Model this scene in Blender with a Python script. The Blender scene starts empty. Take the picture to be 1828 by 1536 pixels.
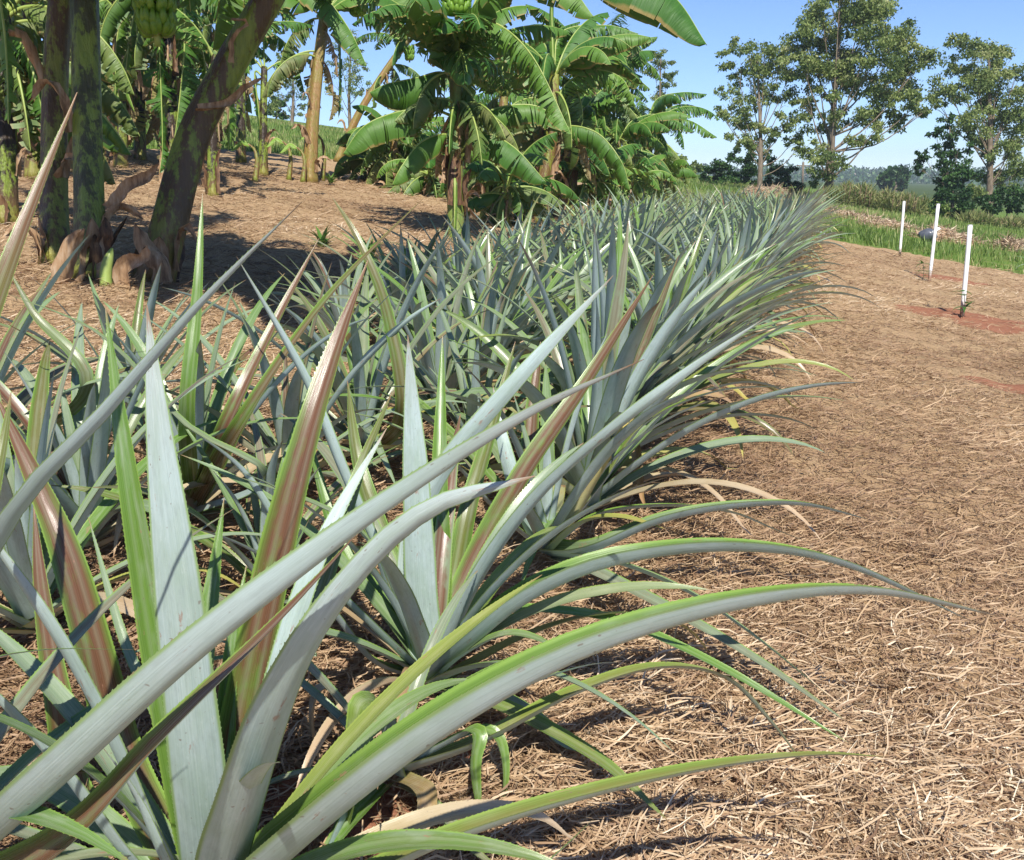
import bpy, math, random
import numpy as np
from mathutils import Vector, Matrix
SC = bpy.context.scene
COL = SC.collection
R = math.radians
# ---------------------------------------------------------------- camera, sky, sun, exposure
FPX = 1794.0; W0, H0 = 1828.0, 1536.0; PITCH = R(14.0); CAMZ = 1.02
cam_d = bpy.data.cameras.new('camera'); cam = bpy.data.objects.new('camera', cam_d); COL.objects.link(cam)
cam.location = (0, 0, CAMZ); cam.rotation_euler = (R(90) - PITCH, 0, 0)
cam_d.sensor_fit = 'HORIZONTAL'; cam_d.sensor_width = 36.0; cam_d.lens = 36.0 * FPX / W0
cam_d.clip_start = 0.02; cam_d.clip_end = 6000
SC.camera = cam
SUN_DIR = Vector((0.10, -0.74, 0.98)).normalized()        # towards the sun (behind the camera, a little left)
sun_el = math.asin(SUN_DIR.z); sun_az = math.atan2(SUN_DIR.x, SUN_DIR.y)
world = bpy.data.worlds.new('World'); SC.world = world; world.use_nodes = True
wn = world.node_tree; wn.nodes.clear()
sky = wn.nodes.new('ShaderNodeTexSky'); sky.sky_type = 'NISHITA'; sky.sun_disc = False
sky.sun_elevation = sun_el; sky.sun_rotation = sun_az
sky.altitude = 2500; sky.air_density = 1.0; sky.dust_density = 0.1; sky.ozone_density = 3.0
bg = wn.nodes.new('ShaderNodeBackground'); bg.inputs['Strength'].default_value = 0.108
wo = wn.nodes.new('ShaderNodeOutputWorld')
tw_ = wn.nodes.new('ShaderNodeMix'); tw_.data_type = 'RGBA'; tw_.blend_type = 'MULTIPLY'; tw_.inputs[0].default_value = 1.0; tw_.inputs[7].default_value = (0.84, 0.93, 1.12, 1)
wn.links.new(sky.outputs[0], tw_.inputs[6]); wn.links.new(tw_.outputs[2], bg.inputs[0]); wn.links.new(bg.outputs[0], wo.inputs[0])
sl = bpy.data.lights.new('sun', 'SUN'); sl.energy = 5.0; sl.angle = R(0.5); sl.color = (1.0, 0.95, 0.86)
so = bpy.data.objects.new('sun', sl); COL.objects.link(so); so.location = (0, 0, 30)
so.rotation_euler = SUN_DIR.to_track_quat('Z', 'Y').to_euler()
SC.view_settings.view_transform = 'Standard'; SC.view_settings.look = 'None'
SC.view_settings.exposure = 0.44; SC.view_settings.gamma = 1.0; SC.view_settings.use_curve_mapping = False
SC.render.engine = 'CYCLES'

# ---------------------------------------------------------------- helpers
Z = np.array([0., 0., 1.])
def nrm(a):
    a = np.asarray(a, float); return a / (np.linalg.norm(a, axis=-1, keepdims=True) + 1e-12)
def ray(px, py):
    xr = (px - W0/2)/FPX; yu = -(py - H0/2)/FPX
    return np.array([xr, math.cos(PITCH) + yu*math.sin(PITCH), -math.sin(PITCH) + yu*math.cos(PITCH)])
def PX(px, py, d): return np.array([0, 0, CAMZ]) + d*ray(px, py)
RA = R(17.5); RD = np.array([math.sin(RA), math.cos(RA)]); RL = np.array([-math.cos(RA), math.sin(RA)])
RO = np.array([-0.166, 1.88]); SL = 0.135
def uof(x, y): return (x-RO[0])*RL[0] + (y-RO[1])*RL[1]
def sof(x, y): return (x-RO[0])*RD[0] + (y-RO[1])*RD[1]
def gz(x, y):
    x = np.asarray(x, float); y = np.asarray(y, float)
    r = np.hypot(x, y) + 1e-6; k = np.minimum(1.0, 85.0/r)
    z = SL*uof(x*k, y*k)
    near = np.clip(1.5 - r/40, 0, 1)
    b = 0.012*np.sin(7.1*x+1.3*y)*np.sin(5.3*y-2.2*x+1) + 0.018*np.sin(2.3*x+0.7)*np.sin(1.9*y+1.1*x) + 0.012*np.sin(13*x+3*y)*np.sin(11*y-4*x) + 0.010*np.sin(9*x-5*y+2)*np.sin(4*x+8*y)
    b2 = 0.10*np.sin(0.21*x+0.5)*np.sin(0.17*y+1.2)*np.clip((r-18)/20, 0, 1)
    return z + b*near + b2
def gat(px, py):
    d = ray(px, py); g = SL*np.array([RL[0], RL[1]])
    c0 = -SL*(RO @ RL)
    t = (c0 - CAMZ)/(d[2] - g @ d[:2])
    if t < 0 or t > 85: t = 85
    p = d[:2]*t
    return np.array([p[0], p[1], float(gz(p[0], p[1]))]), t
def catmull(P, n):
    P = np.asarray(P, float); m = len(P)
    if m == 2: return P[0] + (P[1]-P[0])*np.linspace(0, 1, n)[:, None]
    Q = np.vstack([2*P[0]-P[1], P, 2*P[-1]-P[-2]])
    seg = np.linalg.norm(np.diff(P, axis=0), axis=1); cum = np.r_[0, np.cumsum(seg)]; s = np.linspace(0, cum[-1], n)
    out = []
    for v in s:
        i = min(max(int(np.searchsorted(cum, v, side='right')-1), 0), m-2)
        t = (v-cum[i])/(seg[i]+1e-12); a, b, c, d = Q[i], Q[i+1], Q[i+2], Q[i+3]
        out.append(0.5*((2*b)+(-a+c)*t+(2*a-5*b+4*c-d)*t*t+(-a+3*b-3*c+d)*t**3))
    return np.array(out)
class MB:
    """collects vertices, faces, uv and a tint colour"""
    def __init__(s): s.v = []; s.f = []; s.uv = []; s.c = []; s.n = 0
    def add(s, v, f, uv=None, c=(0, 0, 0, 1)):
        v = np.asarray(v, float).reshape(-1, 3); k = len(v)
        s.v.append(v)
        for q in f: s.f.append([int(i)+s.n for i in q])
        s.uv.append(np.zeros((k, 2)) if uv is None else np.asarray(uv, float).reshape(-1, 2))
        c = np.asarray(c, float); s.c.append(np.tile(c, (k, 1)) if c.ndim == 1 else c)
        s.n += k
    def mesh(s, name, mat, off=(0, 0, 0), smooth=True):
        V = np.vstack(s.v) - np.asarray(off, float)
        me = bpy.data.meshes.new(name); me.from_pydata(V.tolist(), [], s.f)
        return finish(me, np.vstack(s.uv), np.vstack(s.c), mat, smooth)
def finish(me, UV, CC, mat, smooth=True):
    li = np.zeros(len(me.loops), dtype=np.int32); me.loops.foreach_get('vertex_index', li)
    ul = me.uv_layers.new(name='UVMap'); ul.data.foreach_set('uv', UV[li].astype(np.float32).ravel())
    at = me.color_attributes.new('tint', 'FLOAT_COLOR', 'POINT'); at.data.foreach_set('color', CC.astype(np.float32).ravel())
    me.polygons.foreach_set('use_smooth', np.full(len(me.polygons), smooth))
    for m in (mat if isinstance(mat, (list, tuple)) else [mat]): me.materials.append(m)
    me.update(); return me
def quads_mesh(name, V, F, UV, CC, mat, smooth=False):
    me = bpy.data.meshes.new(name)
    k = F.shape[1]
    me.vertices.add(len(V)); me.vertices.foreach_set('co', V.astype(np.float32).ravel())
    me.loops.add(F.size); me.loops.foreach_set('vertex_index', F.astype(np.int32).ravel())
    me.polygons.add(len(F)); me.polygons.foreach_set('loop_start', np.arange(0, F.size, k, dtype=np.int32))
    me.update(calc_edges=True)
    return finish(me, UV, CC, mat, smooth)
def link(name, me, parent=None, loc=None):
    o = bpy.data.objects.new(name, me); COL.objects.link(o)
    if parent is not None: o.parent = parent
    if loc is not None: o.location = [float(a) for a in loc]
    return o
def thing(name, label, cat, loc=(0, 0, 0), rz=0, group=None):
    o = bpy.data.objects.new(name, None); COL.objects.link(o); o.empty_display_size = 0.1
    o.location = [float(a) for a in loc]; o.rotation_euler = (0, 0, rz)
    o['label'] = label; o['category'] = cat
    if group: o['group'] = group
    return o
def tag(o, label=None, cat=None, group=None, kind=None):
    if label: o['label'] = label
    if cat: o['category'] = cat
    if group: o['group'] = group
    if kind: o['kind'] = kind
    return o
def tube(mb, P, rad, ns=8, c=(0, 0, 0, 1), cap=True, lobes=0, lobe_amp=0.0):
    P = np.asarray(P, float); n = len(P); rad = np.broadcast_to(np.asarray(rad, float), (n,))
    T = nrm(np.gradient(P, axis=0)); ref = np.array([0.31, 0.95, 0.05]) if abs(T[0][2]) > 0.6 else Z
    v = []; uv = []; L = np.r_[0, np.cumsum(np.linalg.norm(np.diff(P, axis=0), axis=1))]
    A = nrm(np.cross(ref, T[0]))
    for i in range(n):
        A = nrm(A - (A @ T[i])*T[i]); B = np.cross(T[i], A)
        for j in range(ns):
            a = 2*math.pi*j/ns; rr = rad[i]*(1 + lobe_amp*math.sin(lobes*a + 1.5*L[i]))
            v.append(P[i] + rr*(math.cos(a)*A + math.sin(a)*B)); uv.append((j/ns, L[i]))
    f = [[i*ns+j, i*ns+(j+1) % ns, (i+1)*ns+(j+1) % ns, (i+1)*ns+j] for i in range(n-1) for j in range(ns)]
    if cap: f += [list(range((n-1)*ns, n*ns)), list(range(ns-1, -1, -1))]
    mb.add(v, f, uv, c)

# ---------------------------------------------------------------- materials
class NT:
    def __init__(s, name):
        s.m = bpy.data.materials.new(name); s.m.use_nodes = True; s.t = s.m.node_tree; s.t.nodes.clear()
        s.out = s.n('ShaderNodeOutputMaterial')
    def n(s, k, **kw):
        nd = s.t.nodes.new(k)
        for a, b in kw.items(): setattr(nd, a, b)
        return nd
    def l(s, a, b): s.t.links.new(a, b)
    def put(s, sock, v):
        if isinstance(v, bpy.types.NodeSocket): s.l(v, sock)
        elif isinstance(v, (tuple, list)) and len(v) == 3 and sock.type == 'RGBA': sock.default_value = (*v, 1)
        else: sock.default_value = v
    def math(s, op, a, b=None, c=None, clamp=False):
        nd = s.n('ShaderNodeMath', operation=op, use_clamp=clamp)
        s.put(nd.inputs[0], a)
        if b is not None: s.put(nd.inputs[1], b)
        if c is not None: s.put(nd.inputs[2], c)
        return nd.outputs[0]
    def mix(s, f, a, b, blend='MIX'):
        nd = s.n('ShaderNodeMix', data_type='RGBA', blend_type=blend); s.put(nd.inputs[0], f); s.put(nd.inputs[6], a); s.put(nd.inputs[7], b); return nd.outputs[2]
    def ramp(s, f, stops, interp='LINEAR'):
        nd = s.n('ShaderNodeValToRGB'); nd.color_ramp.interpolation = interp; s.put(nd.inputs[0], f)
        el = nd.color_ramp.elements
        while len(el) > 1: el.remove(el[-1])
        el[0].position = stops[0][0]; el[0].color = (*stops[0][1], 1)
        for p, c in stops[1:]:
            e = el.new(p); e.color = (*c, 1)
        return nd.outputs[0]
    def fac(s, f, a, b, lo=0.0, hi=1.0):
        nd = s.n('ShaderNodeMapRange'); nd.clamp = True; s.put(nd.inputs[0], f)
        nd.inputs[1].default_value = a; nd.inputs[2].default_value = b; nd.inputs[3].default_value = lo; nd.inputs[4].default_value = hi; return nd.outputs[0]
    def noise(s, vec, scale, detail=3, rough=0.55, sc=None):
        nd = s.n('ShaderNodeTexNoise'); nd.inputs['Scale'].default_value = scale; nd.inputs['Detail'].default_value = detail; nd.inputs['Roughness'].default_value = rough
        if sc is not None:
            mp = s.n('ShaderNodeMapping'); mp.inputs['Scale'].default_value = sc; s.l(vec, mp.inputs[0]); vec = mp.outputs[0]
        s.l(vec, nd.inputs['Vector']); return nd.outputs['Fac']
    def tc(s, k='Object'): return s.n('ShaderNodeTexCoord').outputs[k]
    def pos(s): return s.n('ShaderNodeNewGeometry').outputs['Position']
    def sep(s, v):
        nd = s.n('ShaderNodeSeparateXYZ'); s.l(v, nd.inputs[0]); return nd.outputs
    def comb(s, x, y, z=0.0):
        nd = s.n('ShaderNodeCombineXYZ'); s.put(nd.inputs[0], x); s.put(nd.inputs[1], y); s.put(nd.inputs[2], z); return nd.outputs[0]
    def tint(s):
        a = s.n('ShaderNodeAttribute', attribute_name='tint'); sp = s.n('ShaderNodeSeparateColor'); s.l(a.outputs['Color'], sp.inputs[0]); return sp.outputs
    def bump(s, h, strength=0.3, dist=0.01):
        nd = s.n('ShaderNodeBump'); nd.inputs['Strength'].default_value = strength; nd.inputs['Distance'].default_value = dist; s.l(h, nd.inputs['Height']); return nd.outputs[0]
    def bsdf(s, col, rough=0.6, spec=0.5, normal=None, transl=0.0, tcol=None):
        p = s.n('ShaderNodeBsdfPrincipled'); s.put(p.inputs['Base Color'], col); s.put(p.inputs['Roughness'], rough)
        s.put(p.inputs['Specular IOR Level'], spec)
        if normal is not None: s.l(normal, p.inputs['Normal'])
        o = p.outputs[0]
        if transl > 0:
            tb = s.n('ShaderNodeBsdfTranslucent'); s.put(tb.inputs[0], tcol if tcol is not None else col)
            mx = s.n('ShaderNodeMixShader'); mx.inputs[0].default_value = transl; s.l(o, mx.inputs[1]); s.l(tb.outputs[0], mx.inputs[2]); o = mx.outputs[0]
        s.l(o, s.out.inputs[0]); return s.m

def mat_pine():
    s = NT('pineapple_leaf'); uv = s.tc('UV'); u, v, _ = s.sep(uv); tr, tg, tb = s.tint()
    e = s.math('ABSOLUTE', s.math('MULTIPLY_ADD', u, 2.0, -1.0))            # 0 middle .. 1 margin
    fib = s.noise(s.comb(s.math('ADD', s.math('MULTIPLY', u, 34.0), s.math('MULTIPLY', tb, 50.0)), s.math('MULTIPLY', v, 2.5)), 1.0, 4, 0.6)
    blot = s.noise(s.comb(s.math('ADD', s.math('MULTIPLY', u, 1.6), s.math('MULTIPLY', tb, 31.0)), s.math('MULTIPLY', v, 7.0)), 1.0, 4, 0.6)
    # upper side: green margins, reddish or olive middle
    green = s.mix(fib, (0.065, 0.145, 0.02), (0.155, 0.265, 0.048))
    grey = s.mix(fib, (0.14, 0.20, 0.12), (0.27, 0.34, 0.22))
    green = s.mix(s.fac(tb, 0.35, 0.75), green, grey)
    redc = s.mix(fib, (0.085, 0.035, 0.022), (0.20, 0.09, 0.055))
    redm = s.math('MULTIPLY', tr, s.math('MULTIPLY', s.fac(e, 0.98, 0.55), s.fac(blot, 0.3, 0.5)), clamp=True)
    tipr = s.math('MULTIPLY', tr, s.fac(v, 0.66, 0.86))
    up = s.mix(s.math('MAXIMUM', redm, tipr), green, redc)
    band = s.math('MULTIPLY', s.fac(e, 0.55, 0.35), s.fac(e, 0.12, 0.3))
    up = s.mix(s.math('MULTIPLY', band, 0.18), up, (0.38, 0.43, 0.30))
    up = s.mix(s.math('MULTIPLY', s.fac(blot, 0.5, 0.72, 0, 0.3), s.fac(tr, 0.8, 0.2)), up, (0.40, 0.44, 0.38))
    # lower side: silvery bloom
    un = s.mix(s.fac(fib, 0.25, 0.75), (0.33, 0.43, 0.41), (0.49, 0.59, 0.57))
    un = s.mix(s.fac(blot, 0.42, 0.72, 0, 0.55), un, (0.25, 0.35, 0.24))
    mott = s.noise(s.comb(s.math('ADD', s.math('MULTIPLY', u, 7.0), s.math('MULTIPLY', tb, 13.0)), s.math('MULTIPLY', v, 26.0)), 1.0, 5, 0.7)
    un = s.mix(s.fac(mott, 0.5, 0.7, 0, 0.45), un, (0.27, 0.33, 0.32)); un = s.mix(s.fac(mott, 0.42, 0.3, 0, 0.35), un, (0.58, 0.66, 0.64))
    un = s.mix(s.math('MULTIPLY', tr, s.fac(v, 0.78, 0.95)), un, (0.24, 0.12, 0.08))
    geo = s.n('ShaderNodeNewGeometry')
    back = geo.outputs['Backfacing']
    col = s.mix(back, up, un)
    col = s.mix(s.fac(e, 0.86, 0.95, 0, 0.8), col, (0.20, 0.32, 0.06))      # pale green margin
    # yellowing and drying
    dryc = s.ramp(s.math('ADD', s.math('MULTIPLY', tg, 1.0), s.fac(blot, 0.2, 0.8, -0.15, 0.15)), [(0.0, (0.22, 0.27, 0.06)), (0.45, (0.44, 0.36, 0.085)), (0.75, (0.36, 0.22, 0.11)), (1.0, (0.50, 0.38, 0.25))])
    col = s.mix(s.math('MULTIPLY', s.fac(tg, 0.05, 0.45), s.math('ADD', 0.55, s.math('MULTIPLY', v, 0.5)), clamp=True), col, dryc)
    sp = s.noise(s.comb(s.math('ADD', s.math('MULTIPLY', u, 5.0), tb), s.math('MULTIPLY', v, 60.0)), 1.3, 2)
    col = s.mix(s.fac(sp, 0.68, 0.72, 0, 0.6), col, (0.17, 0.12, 0.09))
    scar = s.noise(s.comb(s.math('ADD', s.math('MULTIPLY', u, 3.0), s.math('MULTIPLY', tb, 17.0)), s.math('MULTIPLY', v, 11.0)), 1.0, 5, 0.75)
    col = s.mix(s.fac(scar, 0.63, 0.67, 0, 0.65), col, (0.30, 0.16, 0.11))
    col = s.mix(s.fac(s.math('ADD', v, s.math('MULTIPLY', s.math('SUBTRACT', mott, .5), .12)), 0.965, 0.99, 0, 0.9), col, (0.26, 0.15, 0.08))
    rough = s.math('ADD', s.math('MULTIPLY', back, 0.20), s.fac(fib, 0.2, 0.8, 0.2, 0.34))
    nb = s.bump(s.math('ADD', fib, s.math('MULTIPLY', blot, 0.5)), 0.16, 0.003)
    return s.bsdf(col, rough, 0.42, nb, 0.06)
def mat_banana_leaf(name, a, b, dry=False):
    s = NT(name); uv = s.tc('UV'); u, v, _ = s.sep(uv); tr, tg, tb = s.tint()
    ve = s.noise(s.comb(s.math('MULTIPLY', u, 1.0), s.math('MULTIPLY', v, 60.0)), 1.0, 3)
    bl = s.noise(s.pos(), 5.0, 3)
    col = s.mix(s.fac(ve, 0.3, 0.7), a, b)
    col = s.mix(s.fac(bl, 0.35, 0.7, 0, 0.5), col, b)
    col = s.mix(s.math('MULTIPLY', tr, 0.75), col, (0.26, 0.42, 0.05))
    col = s.mix(s.fac(s.math('ADD', u, s.math('MULTIPLY', bl, 0.35)), 1.09, 1.15, 0, 0.9), col, (0.30, 0.22, 0.07))
    col = s.mix(s.math('MULTIPLY', tg, s.fac(bl, 0.2, 0.6)), col, (0.34, 0.25, 0.13))
    back = s.n('ShaderNodeNewGeometry').outputs['Backfacing']
    col = s.mix(s.math('MULTIPLY', back, 0.35), col, (0.22, 0.32, 0.18))
    return s.bsdf(col, s.fac(bl, 0.3, 0.7, 0.42, 0.62) if not dry else 0.8, 0.4, s.bump(ve, 0.5, 0.01), 0.18, (0.13, 0.28, 0.03) if not dry else (0.4, 0.3, 0.15))
def mat_simple(name, stops, scale=8, rough=0.7, sc=None, coord='Object', bump=0.3, bd=0.01, detail=4, transl=0, spec=0.4):
    s = NT(name); vec = s.tc('Object') if coord == 'Object' else s.pos()
    f = s.noise(vec, scale, detail, 0.62, sc)
    return s.bsdf(s.ramp(f, stops), rough, spec, s.bump(f, bump, bd), transl)
def mat_tinted(name, cols, transl=0.0, rough=0.6, nscale=0, ramp_in=2):
    """colour ramp driven by tint.B (the leaf's or blade's own colour)"""
    s = NT(name); t = s.tint(); col = s.ramp(t[ramp_in], cols)
    return s.bsdf(col, rough, 0.35, None, transl)
def mat_stem():
    s = NT('banana_stem'); uv = s.tc('UV'); u, v, _ = s.sep(uv); tr, tg, tb = s.tint(); ob = s.tc('Object')
    fib = s.noise(ob, 9.0, 4, 0.6, (6, 6, 0.6)); pt = s.noise(ob, 4.0, 5, 0.7, (1.6, 1.6, 0.55)); fl = s.noise(ob, 26.0, 3, 0.7)
    green = s.mix(fib, (0.07, 0.12, 0.012), (0.30, 0.38, 0.05))
    dark = s.mix(fib, (0.012, 0.010, 0.006), (0.06, 0.035, 0.02))
    brown = s.mix(fib, (0.13, 0.07, 0.02), (0.42, 0.26, 0.09))
    k = s.math('ADD', pt, s.math('MULTIPLY', s.math('SUBTRACT', fl, 0.5), 0.3))
    col = s.mix(s.fac(k, 0.46, 0.53), s.mix(tr, dark, brown), green)
    col = s.mix(s.math('MULTIPLY', tg, s.fac(k, 0.35, 0.6)), col, brown)
    col = s.mix(s.math('MULTIPLY', tb, s.fac(k, 0.2, 0.5)), col, s.mix(fib, (0.10, 0.17, 0.03), (0.25, 0.32, 0.07)))
    return s.bsdf(col, 0.42, 0.45, s.bump(s.math('ADD', fib, s.math('MULTIPLY', fl, 0.5)), 0.8, 0.015))
def mat_ground():
    s = NT('ground'); p = s.pos(); m, r, gnoise = s.tint()
    n1 = s.noise(p, 1.1, 5, 0.65); n2 = s.noise(p, 28, 4, 0.7, (1, 2.3, 1)); n3 = s.noise(p, 90, 3, 0.7, (2.2, 1, 1)); n4 = s.noise(p, 6, 4)
    straw = s.mix(n2, (0.23, 0.145, 0.078), (0.52, 0.375, 0.215))
    straw = s.mix(s.fac(n3, 0.35, 0.65), straw, (0.50, 0.35, 0.20)); straw = s.mix(s.fac(n3, 0.50, 0.33, 0, 0.4), straw, (0.15, 0.08, 0.045))
    straw = s.mix(s.fac(n1, 0.45, 0.65, 0, 0.3), straw, (0.27, 0.15, 0.085))
    soil = s.mix(s.noise(p, 40, 4, 0.7), (0.20, 0.075, 0.04), (0.42, 0.20, 0.12)); soil = s.mix(s.fac(n2, 0.55, 0.7, 0, 0.4), soil, (0.5, 0.27, 0.16))
    gr = s.mix(n4, (0.07, 0.14, 0.02), (0.16, 0.24, 0.045)); gr = s.mix(s.fac(n1, 0.5, 0.75, 0, 0.7), gr, (0.28, 0.25, 0.10))
    gr = s.mix(gnoise, gr, s.mix(n1, (0.035, 0.065, 0.02), (0.09, 0.12, 0.04)))
    mk = s.fac(s.math('ADD', m, s.math('MULTIPLY', s.math('SUBTRACT', n4, 0.5), 0.9)), 0.45, 0.55)
    rk = s.fac(s.math('ADD', r, s.math('MULTIPLY', s.math('SUBTRACT', s.noise(p, 9, 6, 0.75), 0.5), 2.0)), 0.40, 0.62)
    col = s.mix(mk, gr, straw); col = s.mix(rk, col, soil)
    h = s.math('ADD', n2, s.math('MULTIPLY', n3, 0.6))
    return s.bsdf(col, 0.95, 0.1, s.bump(h, 0.7, 0.02))
M = {}
M['pine'] = mat_pine()
M['bleaf'] = mat_banana_leaf('banana_leaf', (0.022, 0.095, 0.012), (0.055, 0.16, 0.024))
M['bdry'] = mat_banana_leaf('dry_banana_leaf', (0.24, 0.15, 0.07), (0.45, 0.33, 0.20), True)
M['stem'] = mat_stem()
M['rib'] = mat_simple('banana_midrib', [(0.3, (0.20, 0.30, 0.05)), (0.7, (0.36, 0.42, 0.12))], 6, 0.4)
M['fruit'] = mat_simple('green_banana', [(0.3, (0.09, 0.20, 0.015)), (0.7, (0.20, 0.34, 0.04))], 30, 0.4)
M['sheath'] = mat_simple('dry_sheath', [(0.25, (0.10, 0.05, 0.025)), (0.5, (0.38, 0.24, 0.13)), (0.75, (0.55, 0.43, 0.30))], 6, 0.75, (5, 5, 0.8), transl=0.1)
M['sheathd'] = mat_simple('dark_sheath', [(0.3, (0.03, 0.02, 0.012)), (0.5, (0.12, 0.06, 0.03)), (0.75, (0.30, 0.19, 0.09))], 7, 0.7, (6, 6, 0.6))
M['ground'] = mat_ground()
M['straw'] = mat_tinted('dry_straw', [(0, (0.11, 0.06, 0.035)), (0.25, (0.30, 0.185, 0.105)), (0.6, (0.50, 0.35, 0.205)), (0.85, (0.66, 0.51, 0.35)), (1, (0.80, 0.70, 0.52))], 0.12, 0.55)
M['grass'] = mat_tinted('green_grass', [(0, (0.06, 0.11, 0.02)), (0.5, (0.15, 0.24, 0.045)), (0.75, (0.27, 0.34, 0.09)), (1, (0.48, 0.42, 0.20))], 0.3, 0.55)
M['euc'] = mat_tinted('eucalyptus_leaves', [(0, (0.09, 0.14, 0.04)), (0.5, (0.21, 0.275, 0.08)), (0.85, (0.32, 0.37, 0.12)), (1, (0.42, 0.43, 0.2))], 0.35, 0.55)
M['bush'] = mat_tinted('bush_leaves', [(0, (0.015, 0.045, 0.012)), (0.7, (0.04, 0.10, 0.022)), (1, (0.09, 0.18, 0.04))], 0.15, 0.55)
M['scrub'] = mat_tinted('scrub_leaves', [(0, (0.08, 0.13, 0.03)), (0.5, (0.22, 0.25, 0.08)), (1, (0.42, 0.36, 0.18))], 0.2, 0.6)
M['brush'] = mat_tinted('dead_brush', [(0, (0.22, 0.14, 0.09)), (0.5, (0.46, 0.34, 0.22)), (1, (0.68, 0.56, 0.40))], 0.1, 0.8)
def mat_stake():
    s = NT('stained_white_pipe'); ob = s.tc('Object'); z = s.sep(ob)[2]; n = s.noise(ob, 22, 5, .7, (1, 1, .5)); n2 = s.noise(ob, 60, 3, .7)
    col = s.mix(s.fac(n, .45, .75, 0, .5), (0.80, 0.81, 0.82), (0.62, 0.58, 0.50))
    k = s.math('SUBTRACT', s.math('MULTIPLY', n2, 0.32), z); col = s.mix(s.fac(k, -0.02, 0.1, 0, .85), col, (0.40, 0.20, 0.12))
    return s.bsdf(col, 0.45, 0.4)
M['stake'] = mat_stake()
M['bark'] = mat_simple('bark', [(0.3, (0.09, 0.07, 0.05)), (0.6, (0.22, 0.17, 0.12)), (0.8, (0.36, 0.30, 0.23))], 3, 0.85, (3, 3, 0.7), bump=0.6, bd=0.05)
M['white'] = mat_simple('white_pipe', [(0.3, (0.80, 0.81, 0.82)), (0.8, (0.70, 0.69, 0.66))], 12, 0.4, (1, 1, 0.4), bump=0.05)
M['mound'] = mat_simple('mound_earth', [(0.3, (0.24, 0.14, 0.08)), (0.6, (0.42, 0.28, 0.17)), (0.8, (0.55, 0.42, 0.28))], 5, 0.95, coord='pos', bump=0.8, bd=0.05)

# ---------------------------------------------------------------- ground
SOIL = []   # (x, y, rx, ry) bare red earth
for px, py, rx, ry in ((1722, 566, 0.62, 0.36), (1700, 500, 0.55, 0.34), (1825, 695, 0.42, 0.2), (1770, 585, 0.36, 0.2), (690, 1520, 0.10, 0.10), (530, 1440, 0.10, 0.10), (640, 1440, 0.09, 0.08), (800, 1340, .07, .07)):
    g, t = gat(px, py); SOIL.append((g[0], g[1], rx, ry))
def soil_mask(x, y):
    m = np.zeros_like(x)
    for sx, sy, rx, ry in SOIL: m = np.maximum(m, 1.15 - 0.6*(((x-sx)/rx)**2 + ((y-sy)/ry)**2))
    u = uof(x, y); m = np.maximum(m, 0.40 - 0.5*np.abs(u-0.7)/0.8*1.2 - 0.12 + 0.25*np.sin(3*x+5*y)*np.sin(4*y-3*x))
    return np.clip(m, 0, 1)
BX = [-40, -12, -9, -7.0, -6.2, 1, 3.6, 4.6, 5.3, 6.2, 8.5, 14, 30]
BY = [12, 13, 14.3, 16.6, 23, 31, 32, 24, 21, 19.6, 16.6, 12.5, 6]
def mulch_mask(x, y):
    yb = np.interp(x, BX, BY); return np.clip(0.5 + (yb-y)/(0.08*yb), 0, 1)
def build_ground():
    rs = np.r_[np.linspace(0.3, 12, 200), np.geomspace(12.1, 90, 110), np.geomspace(95, 1000, 20)]
    an = np.r_[np.linspace(-62, 62, 330), np.linspace(64, 296, 80)]
    th = R(1)*an; n, m = len(rs), len(th)
    X = rs[:, None]*np.sin(th)[None]; Y = rs[:, None]*np.cos(th)[None]
    Zz = gz(X, Y)
    V = np.stack([X, Y, Zz], -1).reshape(-1, 3)
    V = np.vstack([V, [[0, 0, float(gz(0, 0))]]])
    I = np.arange(n*m).reshape(n, m); J = np.roll(I, -1, axis=1)
    F = np.stack([I[:-1], I[1:], J[1:], J[:-1]], -1).reshape(-1, 4)[:, ::-1]
    cc = np.zeros((len(V), 4)); cc[:, 0] = mulch_mask(V[:, 0], V[:, 1]); cc[:, 1] = soil_mask(V[:, 0], V[:, 1]); cc[:, 2] = np.clip((np.hypot(V[:, 0], V[:, 1])-85)/40, 0, 1); cc[:, 3] = 1
    me = quads_mesh('ground', V, F, V[:, :2], cc, M['ground'], True)
    # close the small hole under the camera
    import bmesh
    bm = bmesh.new(); bm.from_mesh(me); bm.verts.ensure_lookup_table(); c = bm.verts[n*m]
    for j in range(m): bm.faces.new((bm.verts[(j+1) % m], bm.verts[j], c))
    bmesh.ops.recalc_face_normals(bm, faces=bm.faces); bm.to_mesh(me); bm.free()
    tag(link('ground', me), kind='structure')
build_ground()

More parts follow.
